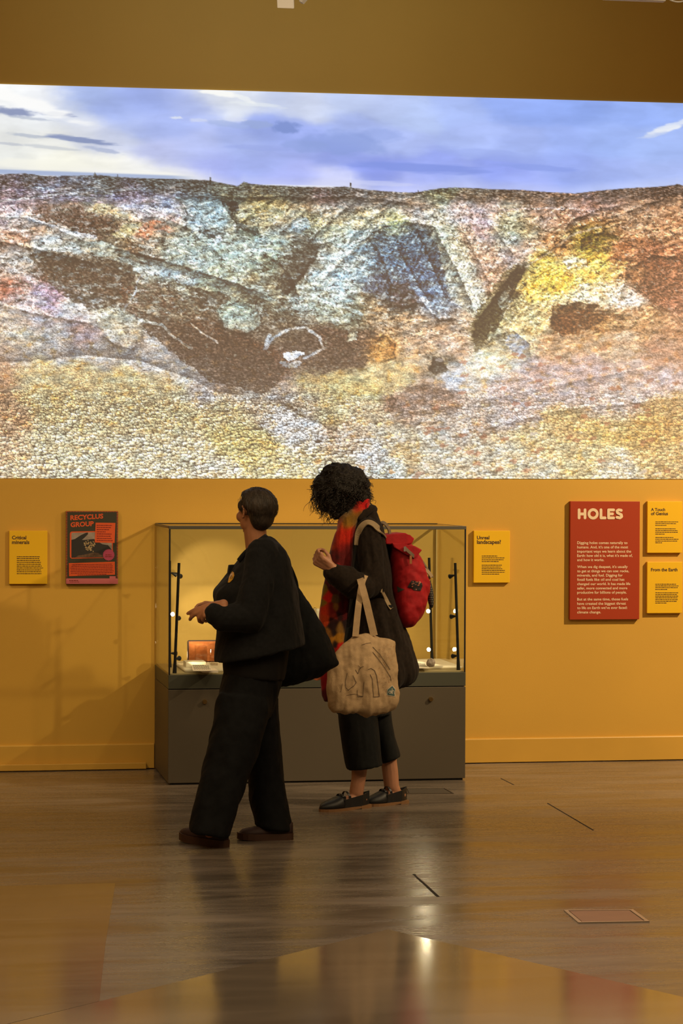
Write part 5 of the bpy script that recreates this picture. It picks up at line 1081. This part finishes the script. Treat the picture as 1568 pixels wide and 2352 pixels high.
for k in range(1): tube(bm, smooth_pts([P2(822, 1196, -.10), P2(838, 1178, -.085), P2(852, 1168, -.05), P2(858, 1170, .0), P2(852, 1172, .06), P2(836, 1184, .09)], 4), [.012] + [.020] * 19 + [.012], 10)
obj('collar', bm, M_coat, person2, smooth=True)
# the scarf: one long cloth, its checks stored as its own colours
SC = [((795, 1180), 26, (120, 84, 14)), ((806, 1190), 14, (72, 50, 12)), ((803, 1178), 9, (78, 60, 14)), ((798, 1200), 14, (128, 92, 20)), ((788, 1230), 22, (165, 28, 6)), ((806, 1225), 14, (168, 22, 6)), ((775, 1200), 14, (160, 48, 6)), ((768, 1240), 14, (120, 24, 4)), ((764, 1280), 14, (70, 4, 6)), ((774, 1280), 6, (40, 2, 8)), ((800, 1270), 22, (84, 8, 8)), ((796, 1310), 22, (80, 6, 8)), ((776, 1300), 5, (160, 8, 20)), ((760, 1255), 7, (150, 50, 8)),
      ((740, 1362), 8, (110, 92, 4)), ((739, 1385), 7, (112, 88, 6)), ((750, 1370), 8, (178, 24, 14)), ((747, 1400), 9, (165, 40, 6)), ((742, 1425), 9, (160, 52, 10)), ((760, 1400), 9, (90, 6, 4)), ((772, 1375), 7, (72, 48, 20)), ((771, 1395), 6, (110, 70, 14)), ((768, 1415), 6, (110, 26, 8)), ((790, 1400), 12, (80, 4, 10)), ((765, 1440), 9, (30, 4, 4)), ((752, 1455), 9, (116, 74, 24)), ((757, 1475), 8, (150, 98, 14)), ((780, 1445), 8, (118, 84, 34)), ((780, 1465), 9, (150, 100, 18)), ((784, 1485), 8, (170, 14, 10)), ((762, 1500), 10, (130, 20, 6)), ((742, 1560), 18, (112, 4, 8)), ((750, 1600), 16, (70, 2, 6)), ((737, 1580), 5, (130, 6, 12)), ((720, 1557), 14, (165, 62, 22)), ((766, 1452), 7, (24, 8, 6)), ((767, 1480), 7, (20, 7, 6)), ((764, 1425), 6, (40, 8, 6)), ((779, 1412), 7, (34, 6, 8)), ((798, 1440), 9, (30, 8, 8)), ((768, 1352), 8, (60, 6, 6)), ((790, 1360), 12, (64, 6, 8)), ((786, 1255), 10, (120, 12, 6)), ((760, 1300), 10, (60, 4, 6)), ((816, 1165), 14, (150, 10, 8)), ((838, 1155), 12, (160, 10, 12)), ((826, 1182), 8, (92, 60, 12)), ((735, 1550), 8, (160, 30, 8))]
def paint_scarf(o, root):
    me = o.data; n = len(me.vertices); co = np.empty(n * 3); me.vertices.foreach_get('co', co); co = co.reshape(-1, 3) + np.array(root)
    d = co - np.array(CAM); z = d @ np.array(_fw); px = 784 + FPX * (d @ np.array(_r2)) / z; py = 1176 - FPX * (d @ np.array(_u2)) / z
    num = np.zeros((n, 3)); den = np.full(n, 1e-9)
    for (x, y), s, c in SC:
        w = np.exp(-((px - x) ** 2 + (py - y) ** 2) / (2 * (s * .52) ** 2) * 1.0) * 1. + 1e-4 / (1 + (px - x) ** 2 + (py - y) ** 2) ** 2; den += w; num += w[:, None] * np.array(lin(c))
    c4 = np.ones((n, 4), np.float32); c4[:, :3] = np.clip(num / den[:, None] * 1.25, 0, 1); a = me.color_attributes.new('weave', 'FLOAT_COLOR', 'POINT'); a.data.foreach_set('color', c4.ravel())
M_scarf = mat('woven_scarf', (.3, .02, .01), rough=.85, spec=.2, attr='weave', sheen=.2, var=.15, vscale=120, bump=.3, bscale=300)
bm = bmesh.new()
loft(bm, [(812, 1150, 848, 1144, Y2 - .01, .070), (802, 1164, 846, 1164, Y2 - .01, .085), (790, 1178, 826, 1186, Y2 - .03, .088), (781, 1190, 819, 1205, Y2 - .05, .075), (774, 1206, 816, 1222, Y2 - .065, .060), (766, 1235, 812, 1250, Y2 - .075, .050), (759, 1265, 811, 1280, Y2 - .075, .045), (752, 1295, 809, 1310, Y2 - .07, .04), (746, 1330, 806, 1340, Y2 - .06, .04), (740, 1360, 804, 1370, Y2 - .05, .04), (736, 1390, 800, 1400, Y2 - .05, .04), (733, 1418, 797, 1430, Y2 - .05, .04), (737, 1440, 792, 1455, Y2 - .05, .04), (746, 1470, 789, 1485, Y2 - .05, .038), (755, 1500, 786, 1510, Y2 - .05, .034), (766, 1525, 782, 1530, Y2 - .05, .02)], 30, 4, 2.6)
loft(bm, [(738, 1430, 770, 1440, Y2 + .02, .02), (736, 1470, 768, 1470, Y2 + .02, .022), (735, 1520, 766, 1520, Y2 + .02, .022), (736, 1560, 768, 1560, Y2 + .02, .022), (739, 1598, 772, 1600, Y2 + .02, .020), (748, 1612, 776, 1622, Y2 + .02, .012)], 22, 4, 2.8)
scarf = solidify_union('scarf', bm, .0045, M_scarf, person2, 2, lambda co: fold_noise(26, 10, 2.2, .007, 10)(co) + fold_noise(60, 30, 20, .0016, 11)(co)); paint_scarf(scarf, root2)
bm = bmesh.new(); rr = random.Random(31)
for k in range(9): y = 1549 + 1.2 * k; tube(bm, smooth_pts([P2(738, y, .02), P2(726, y + 3 + rr.random() * 2, .02), P2(711 + 4 * rr.random(), y + 2 + 4 * rr.random() - k, .02)], 3), .0022, 6)
fr_ = obj('scarf_fringe', bm, mat('orange_fringe', (.42, .10, .03), rough=.8), person2)
M_cul = mat('black_wool_culottes', (.0048, .0053, .0055), rough=.85, spec=.25, var=.3, vscale=50, bump=.2, bscale=400)
bm = bmesh.new()
loft(bm, [(795, 1440, 880, 1440, Y2, .14), (780, 1540, 890, 1540, Y2, .15), (776, 1610, 892, 1610, Y2, .15), (775, 1640, 894, 1640, Y2, .14)], 30, 3)
loft(bm, [(775, 1610, 862, 1610, Y2 - .07, .09), (777, 1660, 866, 1660, Y2 - .08, .095), (783, 1700, 870, 1700, Y2 - .09, .10), (790, 1740, 874, 1736, Y2 - .095, .10), (796, 1763, 876.5, 1753, Y2 - .10, .10), (798, 1768, 876, 1757, Y2 - .10, .095)], 30, 4, 2.4)
loft(bm, [(830, 1610, 892, 1610, Y2 + .05, .09), (845, 1660, 899, 1660, Y2 + .055, .095), (856, 1700, 908, 1700, Y2 + .06, .10), (866, 1740, 916, 1726, Y2 + .065, .10), (870, 1748, 917.5, 1733, Y2 + .065, .10), (872, 1752, 914, 1737, Y2 + .065, .09)], 30, 4, 2.4)
cul = solidify_union('culottes', bm, .0055, M_cul, person2, 2, fold_noise(14, 14, 2, .005, 12))
M_sh2 = mat('black_leather', (.010, .010, .011), rough=.48, spec=.4); M_sole2 = mat('tan_leather_sole', (.22, .11, .045), rough=.5)
def low_shoe(heel, toe):
    """cut-out flat: toe cap, heel cup, two straps and a tan sole with a heel block"""
    heel, toe = V(heel), V(toe); d = toe - heel; L = d.length; d.normalize(); s = V((-d.y, d.x, 0)).normalized(); up = V((0, 0, 1)); wd_t = [0, .04, .12, .25, .4, .55, .7, .82, .91, .97, 1.0]; wd_v = [.34, .56, .66, .68, .68, .80, .93, .86, .66, .36, .10]; Wd = .104; so = .014
    def hw(t): return np.interp(t, wd_t, wd_v) * Wd / 2
    def part(t0, t1, hf, n=8, top=True):
        bm = bmesh.new(); R = []
        for i in range(n + 1):
            t = t0 + (t1 - t0) * i / n; c = heel + d * (L * t) + up * so; h = hf(t); w = hw(t)
            R.append([c + s * (w * math.copysign(abs(math.cos(a)) ** .7, math.cos(a))) + up * (max(0, math.sin(a)) ** .75 * h) for a in (2 * math.pi * k / 22 for k in range(22))])
        rings(bm, R); return bm
    o = obj('shoe', part(.58, 1.0, lambda t: np.interp(t, [.58, .75, .9, 1.0], [.062, .045, .032, .012])), M_sh2, person2, smooth=True)
    def cup(t0, t1, h0, h1):      # open shell: two side walls joined round the heel
        bm = bmesh.new(); R = []
        N = 18
        for i in range(N + 1):
            a = -1 + 2 * i / N; t = t0 + (t1 - t0) * min(1, abs(a) ** 1.3 * 1.0) if True else t0; sg = math.copysign(1, a); w = hw(max(t, .02)) * min(1, abs(a) * 2.2); h = h0 + (h1 - h0) * abs(a); c = heel + d * (L * t) + s * (sg * w) + up * so; inn = (heel + d * (L * (t + .05)) - c); inn.z = 0; inn = inn.normalized() * .003 if inn.length > 1e-6 else V((0, 0, 0))
            R.append([c, c + up * h, c + inn + up * h, c + inn])
        rings(bm, R); return bm
    obj('heel_cup', cup(.0, .60, .070, .040), M_sh2, o, smooth=False)
    for tt in (.44, .55):
        bm = bmesh.new(); R = []
        for i in range(11):
            a = math.pi * i / 10; w = hw(tt) * 1.03; c = heel + d * (L * (tt + .05 * math.sin(a))) + up * so + s * (w * math.cos(a)) + up * (math.sin(a) ** .8 * (.076 if tt < .5 else .066)); R.append([c - d * .006, c + d * .006, c + d * .006 + V((0, 0, .003)), c - d * .006 + V((0, 0, .003))])
        rings(bm, R); obj('strap', bm, M_sh2, o)
        bm = bmesh.new(); cb = heel + d * (L * (tt + .03)) + up * (so + .05) - s * 0 ; sd = s if s.y < 0 else -s; box(bm, cb + sd * (hw(tt) * .8) - V((.006, .003, .006)), cb + sd * (hw(tt) * .8) + V((.006, .003, .006))); obj('buckle', bm, M_black, o)
    bm = bmesh.new(); R = []
    for t in wd_t: c = heel + d * (L * t); w = hw(t) * 1.06 + .001; z0 = .0 if t >= .3 else .004; R.append([c + s * w + up * z0, c + s * w + up * so, c - s * w + up * so, c - s * w + up * z0])
    rings(bm, R); obj('sole', bm, M_sole2, o)
    bm = bmesh.new(); R = []
    for t in (0, .04, .12, .25): c = heel + d * (L * t); w = hw(t) * 1.08 + .001; R.append([c + s * w, c + s * w + up * .016, c - s * w + up * .016, c - s * w])
    rings(bm, R); obj('heel', bm, M_sole2, o)
low_shoe(a2, b2); low_shoe(c2, d2)

# ---- red backpack
M_redcan = mat('red_canvas', (.34, .006, .010), rough=.7, spec=.3, var=.18, vscale=30, bump=.25, bscale=500)
M_web = mat('beige_webbing', (.30, .22, .13), rough=.8, spec=.2, bump=.3, bscale=600); M_webd = mat('grey_brown_webbing', (.14, .10, .065), rough=.8)
YK = Y2 + .01; kr = W(930, 1440, YK); pack = empty('backpack', kr, 'red roll top backpack worn over the long brown coat', 'backpack')
bm = bmesh.new()
loft(bm, [(889, 1240, 930, 1234, YK, .09), (890, 1256, 944, 1250, YK, .115), (892, 1272, 957, 1272, YK, .125), (894, 1290, 966, 1292, YK, .13), (895, 1315, 976, 1316, YK, .135), (896, 1345, 983, 1344, YK, .14), (898, 1372, 979, 1370, YK, .14), (902, 1398, 970, 1398, YK, .135), (909, 1420, 962, 1418, YK, .125), (916, 1434, 950, 1433, YK, .10), (923, 1440, 940, 1441, YK, .06)], 34, 4, 2.5)
body = solidify_union('body', bm, .0055, M_redcan, pack, 2, lambda co: fold_noise(9, 9, 7, .012, 13)(co) + fold_noise(22, 22, 24, .004, 14)(co))
bm = bmesh.new()
def fin(pts, y0, y1):
    prism(bm, [W(px, py, y0) for px, py in pts], (0, y1 - y0, 0))
fin([(884, 1230), (900, 1227), (932, 1224), (940, 1231), (952, 1236), (946, 1249), (930, 1252), (886, 1250)], YK - .115, YK + .11); obj('roll_top', bm, M_redcan, pack, bevel=.006)
bm = bmesh.new(); fin([(900, 1247), (925, 1249), (953, 1254), (970, 1263.5), (957, 1276), (952, 1284), (935, 1272), (905, 1258)], YK - .135, YK + .12); obj('flap', bm, M_redcan, pack, bevel=.006)
bvhB = BVHTree.FromPolygons([v.co + kr for v in body.data.vertices], [tuple(p.vertices) for p in body.data.polygons])
def rib(name, pts, w, m, parent, bvh=None, off=.004, up=(0, -1, 0), thick=.004):
    P = []
    for p in pts:
        q = on_surface(bvh, p[0], p[1], off) if bvh else None
        if bvh and q is not None and abs(q.y - (p[2] if len(p) > 2 else q.y)) > .16: q = None
        P.append(q if q is not None else W(p[0], p[1], p[2] if len(p) > 2 else YK))
    bm = bmesh.new(); strip(bm, smooth_pts(P, 5), w, thick, up); return obj(name, bm, m, parent)
coatb = BVHTree.FromPolygons([v.co + root2 for v in coat.data.vertices], [tuple(p.vertices) for p in coat.data.polygons])
ys = Y2 - .15
rib('shoulder_strap', [(820, 1252, ys - .08), (822, 1228, ys - .07), (828, 1212, ys - .055), (838, 1202, ys - .03), (848, 1200, ys - .01), (860, 1206, ys), (872, 1219, ys + .02), (884, 1236, ys + .04), (890, 1242, ys + .05)], .030, M_web, pack, coatb, .006, up=(-.15, -.75, .65), thick=.007)
rib('shoulder_strap', [(876, 1356, ys - .03), (884, 1372, ys - .01), (892, 1388, ys), (899, 1398, ys + .04)], .020, M_web, pack, coatb, .006, up=(.3, -.9, .2), thick=.005)
bm = bmesh.new(); box(bm, W(892, 1396, ys - .012), W(900, 1389, ys + .004)); obj('buckle', bm, M_black, pack)
rib('haul_loop', [(880, 1236, YK - .02), (876, 1214, YK - .02), (877, 1202, YK - .02), (884, 1203, YK - .02), (892, 1214, YK - .02), (895, 1228, YK - .02), (897, 1252, YK - .06)], .022, M_webd, pack, up=(.6, -.7, .4), thick=.005)
rib('side_strap', [(928, 1258), (934, 1264), (942, 1272), (950, 1279)], .014, M_webd, pack, None, .006, (.35, -.9, .3), .005) if False else rib('side_strap', [(928, 1257, YK - .150), (936, 1265, YK - .150), (945, 1273, YK - .145), (951, 1279, YK - .13)], .016, M_webd, pack, up=(.2, -.95, .2), thick=.005)
bm = bmesh.new(); c_ = W(929, 1261, YK - .157); box(bm, c_ - V((.005, .003, .012)), c_ + V((.005, .003, .012))); obj('buckle', bm, mat('grey_buckle', (.22, .17, .15), rough=.35), pack)
bm = bmesh.new(); c_ = W(943, 1284, YK - .15); box(bm, c_ - V((.006, .002, .024)), c_ + V((.006, .002, .018))); obj('strap_end', bm, mat('tan_leather', (.30, .11, .03), rough=.6), pack)
rib('rear_strap', [(953, 1282, YK - .03), (962, 1298, YK - .03), (975, 1308, YK - .035), (985, 1316, YK - .04), (991, 1325, YK - .04)], [.010] + [.026] * 18 + [.028] * 2, M_web, pack, up=(.55, -.75, .5), thick=.004)
rib('rear_strap', [(957, 1277, YK + .0), (968, 1287, YK + .0), (979, 1303, YK + .0), (988, 1318, YK + .0), (993, 1326, YK - .01)], .014, M_webd, pack, up=(.6, -.6, .5), thick=.004)
rr = random.Random(9)
pt = decal('print_patch', bvhB, [[(935, 1349), (945, 1333), (953, 1334), (969, 1339), (970, 1346), (966, 1357), (951, 1356), (945, 1351)]], mat('patch_black', (.014, .008, .008), rough=.7), pack, .003, 3)
blobs = []
for k in range(17): x, y = rr.uniform(944, 967), rr.uniform(1336, 1355); s = rr.uniform(1.0, 2.3); blobs.append([(x + s * math.cos(q), y + s * .8 * math.sin(q)) for q in (.2 + k, 1.5 + k, 2.6 + k, 3.9 + k, 5.2 + k)])
decal('patch_print', bvhB, blobs, mat('patch_pink', (.42, .13, .08), rough=.7), pt, .0045)
decal('patch', bvhB, [[(911, 1346), (920, 1351), (929, 1353.5), (913, 1361)]], mat('grey_green_tab', (.055, .050, .036), rough=.8), pack, .003, 3)
# patterned pouch hanging from the rear strap
pr = W(988, 1395, YK - .02); M_pouch = mat('black_pouch_cloth', (.012, .011, .010), rough=.75)
pouch = empty('pouch', pr, 'narrow black dotted pouch hanging from the red backpack', 'pouch')
bm = bmesh.new(); loft(bm, [(983, 1334, 988, 1334, YK - .02, .006), (981.5, 1342, 991, 1342, YK - .02, .014), (980.5, 1360, 994.5, 1360, YK - .02, .022), (982, 1378, 995.5, 1378, YK - .02, .022), (985, 1390, 995, 1390, YK - .02, .016), (988, 1396, 993, 1396, YK - .02, .006)], 16, 4); pb = obj('body', bm, M_pouch, pouch, smooth=True)
pbv = BVHTree.FromPolygons([v.co + pr for v in pb.data.vertices], [tuple(p.vertices) for p in pb.data.polygons])
dots = []
for j in range(9):
    for i in range(4):
        x, y = 982.5 + 3.4 * i + (1.7 if j % 2 else 0), 1346 + 5.2 * j; dots.append([(x + .75 * math.cos(q), y + 1.0 * math.sin(q)) for q in (0, 1, 2, 3, 4, 5)])
decal('dots', pbv, dots, mat('cream_dots', (.35, .29, .2), rough=.7), pb, .001)
bm = bmesh.new(); tube(bm, [W(990, 1324, YK - .03), W(987, 1330, YK - .02), W(986, 1336, YK - .02)], .004, 8); obj('loop', bm, mat('yellow_loop', (.55, .33, .03), rough=.6), pouch)

# ---- beige tote bag hanging from the forearm
M_tote = mat('beige_cotton_canvas', (.47, .325, .185), rough=.85, spec=.15, var=.10, vscale=25, bump=.35, bscale=420)
YT = Y2 - .385; tr_ = W(833, 1640, YT); tote = empty('tote_bag', tr_, 'beige cotton tote bag hanging from the forearm in front of the coat', 'bag')
bm = bmesh.new()
loft(bm, [(806, 1459, 858, 1457, YT, .022), (792, 1470, 872, 1463, YT, .034), (779, 1482, 905, 1471, YT, .046), (770, 1499, 908, 1490, YT, .055), (760, 1522, 909.5, 1516, YT, .062), (750, 1548, 911.5, 1544, YT, .068), (747, 1578, 915, 1574, YT, .072), (750, 1608, 918, 1596, YT, .072), (756, 1628, 914, 1618, YT, .066), (770, 1637, 900, 1634, YT, .05), (800, 1641, 885, 1641, YT, .032), (830, 1645, 866, 1645, YT, .012)], 36, 4, 2.3)
tb = solidify_union('body', bm, .0045, M_tote, tote, 1, lambda co: fold_noise(11, 5, 4.0, .014, 15)(co) + fold_noise(30, 20, 24, .0025, 16)(co))
tbv = BVHTree.FromPolygons([v.co + tr_ for v in tb.data.vertices], [tuple(p.vertices) for p in tb.data.polygons])
rib('handle', [(816, 1462, YT - .03), (818, 1440, YT - .02), (821, 1410, YT - .01), (824, 1385, YT), (828, 1358, YT + .05), (832, 1336, YT + .09), (838, 1322, YT + .13)], .031, M_tote, tote, up=(-.3, -.95, .1), thick=.005)
rib('handle', [(859, 1460, YT - .03), (852, 1430, YT - .025), (845, 1400, YT - .02), (838, 1370, YT - .01), (832, 1348, YT + .015), (828, 1334, YT + .05), (827, 1329, YT + .10)], [.036] * 14 + [.033] * 17, M_tote, tote, up=(-.2, -.95, .1), thick=.005)
# printed drawing and the small emblem
M_line = mat('tote_line_print', (.075, .045, .028), rough=.8); M_shade = mat('tote_grey_print', (.27, .20, .13), rough=.85); M_warm = mat('tote_rust_print', (.46, .20, .07), rough=.85)
lines_ = []
def pline(pts, w=.55):
    for (x0, y0), (x1, y1) in zip(pts[:-1], pts[1:]):
        n = max(1, int(math.hypot(x1 - x0, y1 - y0) / 4))
        for i in range(n):
            ax, ay = x0 + (x1 - x0) * i / n, y0 + (y1 - y0) * i / n; bx_, by_ = x0 + (x1 - x0) * (i + 1) / n, y0 + (y1 - y0) * (i + 1) / n; L_ = math.hypot(bx_ - ax, by_ - ay) + 1e-6; nx, ny = -(by_ - ay) / L_ * w, (bx_ - ax) / L_ * w
            lines_.append([(ax + nx, ay + ny), (bx_ + nx, by_ + ny), (bx_ - nx, by_ - ny), (ax - nx, ay - ny)])
pline([(856, 1486), (872, 1503), (886, 1524), (896, 1538)]); pline([(856, 1498), (872, 1518), (886, 1538), (897, 1556), (898, 1564)]); pline([(845, 1538), (852, 1535), (860, 1540), (865, 1552), (868, 1575), (871, 1600)]); pline([(850, 1549), (855, 1560), (857, 1590), (858, 1601), (871, 1600)])
pline([(810, 1551), (818, 1568), (813, 1575), (806, 1580), (800, 1585), (794, 1580), (793, 1565), (797, 1546)]); pline([(816, 1538), (822, 1548), (825, 1537), (828, 1534)]); pline([(820, 1585), (821, 1600), (833, 1600), (834, 1578), (836, 1566)]); pline([(795, 1597), (815, 1594), (833, 1600)], .4); pline([(822, 1528), (827, 1534), (835, 1530)], .4); pline([(830, 1482), (840, 1478), (852, 1476)], .4); pline([(786, 1570), (782, 1590)], .4)
rr = random.Random(17); stip = []
for k in range(430):
    x, y = rr.uniform(800, 905), rr.uniform(1478, 1612); n_ = mnoise.noise(V((x * .05, y * .04, 0)))
    if (x > 862 and y < 1600 and n_ > -.25) or n_ > .12: s = rr.uniform(.35, .8); stip.append([(x - s, y), (x, y - s * .7), (x + s, y), (x, y + s * .7)])
decal('print_speckle', tbv, stip, M_shade, tb, .0020); decal('print_lines', tbv, lines_, M_line, tb, .0026)
rust = []
for k in range(150): x, y = rr.uniform(868, 908), rr.uniform(1480, 1600); s = rr.uniform(.4, 1.1); (rust.append([(x - s, y), (x, y - s * .6), (x + s, y), (x, y + s * .6)]) if rr.random() < .8 else None)
decal('print_rust', tbv, rust, M_warm, tb, .0022)
pent = [(901, 1573.5), (908.5, 1583), (907, 1600.5), (887.5, 1597), (889, 1583)]; cx_, cy_ = 898.5, 1588
em = decal('emblem_border', tbv, [pent], mat('emblem_white', (.55, .45, .33), rough=.7), tb, .0022, 3); tag(em, 'small teal five sided emblem with white rim')
decal('emblem', tbv, [[(cx_ + (x - cx_) * .86, cy_ + (y - cy_) * .86) for x, y in pent]], mat('emblem_teal', (.045, .10, .10), rough=.7), tb, .0030, 3)
def ah():
    P = []
    def st(pts, w=.55):
        for (x0, y0), (x1, y1) in zip(pts[:-1], pts[1:]):
            L_ = math.hypot(x1 - x0, y1 - y0) + 1e-6; nx, ny = -(y1 - y0) / L_ * w, (x1 - x0) / L_ * w; P.append([(x0 + nx, y0 + ny), (x1 + nx, y1 + ny), (x1 - nx, y1 - ny), (x0 - nx, y0 - ny)])
    st([(892 + 3.0 + 2.6 * math.cos(t), 1589.8 + 3.0 * math.sin(t)) for t in [k * .7 for k in range(10)]]); st([(898.3, 1585.5), (898.8, 1593.5)]); st([(900.2, 1581), (901.2, 1594)]); st([(901, 1588), (903, 1585.8), (904.8, 1587), (905.4, 1594.5)]); return P
decal('emblem_letters', tbv, ah(), mat('emblem_letter_white', (.6, .5, .38), rough=.7), tb, .0040, 1)

for o in scene.objects:
    if o.parent is not None and o.name.split('.')[0] in ('body_text', 'small_print', 'print', 'print_lines', 'print_speckle', 'print_rust', 'patch_print', 'dots', 'panel_text', 'box_text', 'zigzag_border', 'photo_granules', 'scarf_fringe', 'strip_text', 'seal_text'): o['kind'] = 'stuff'
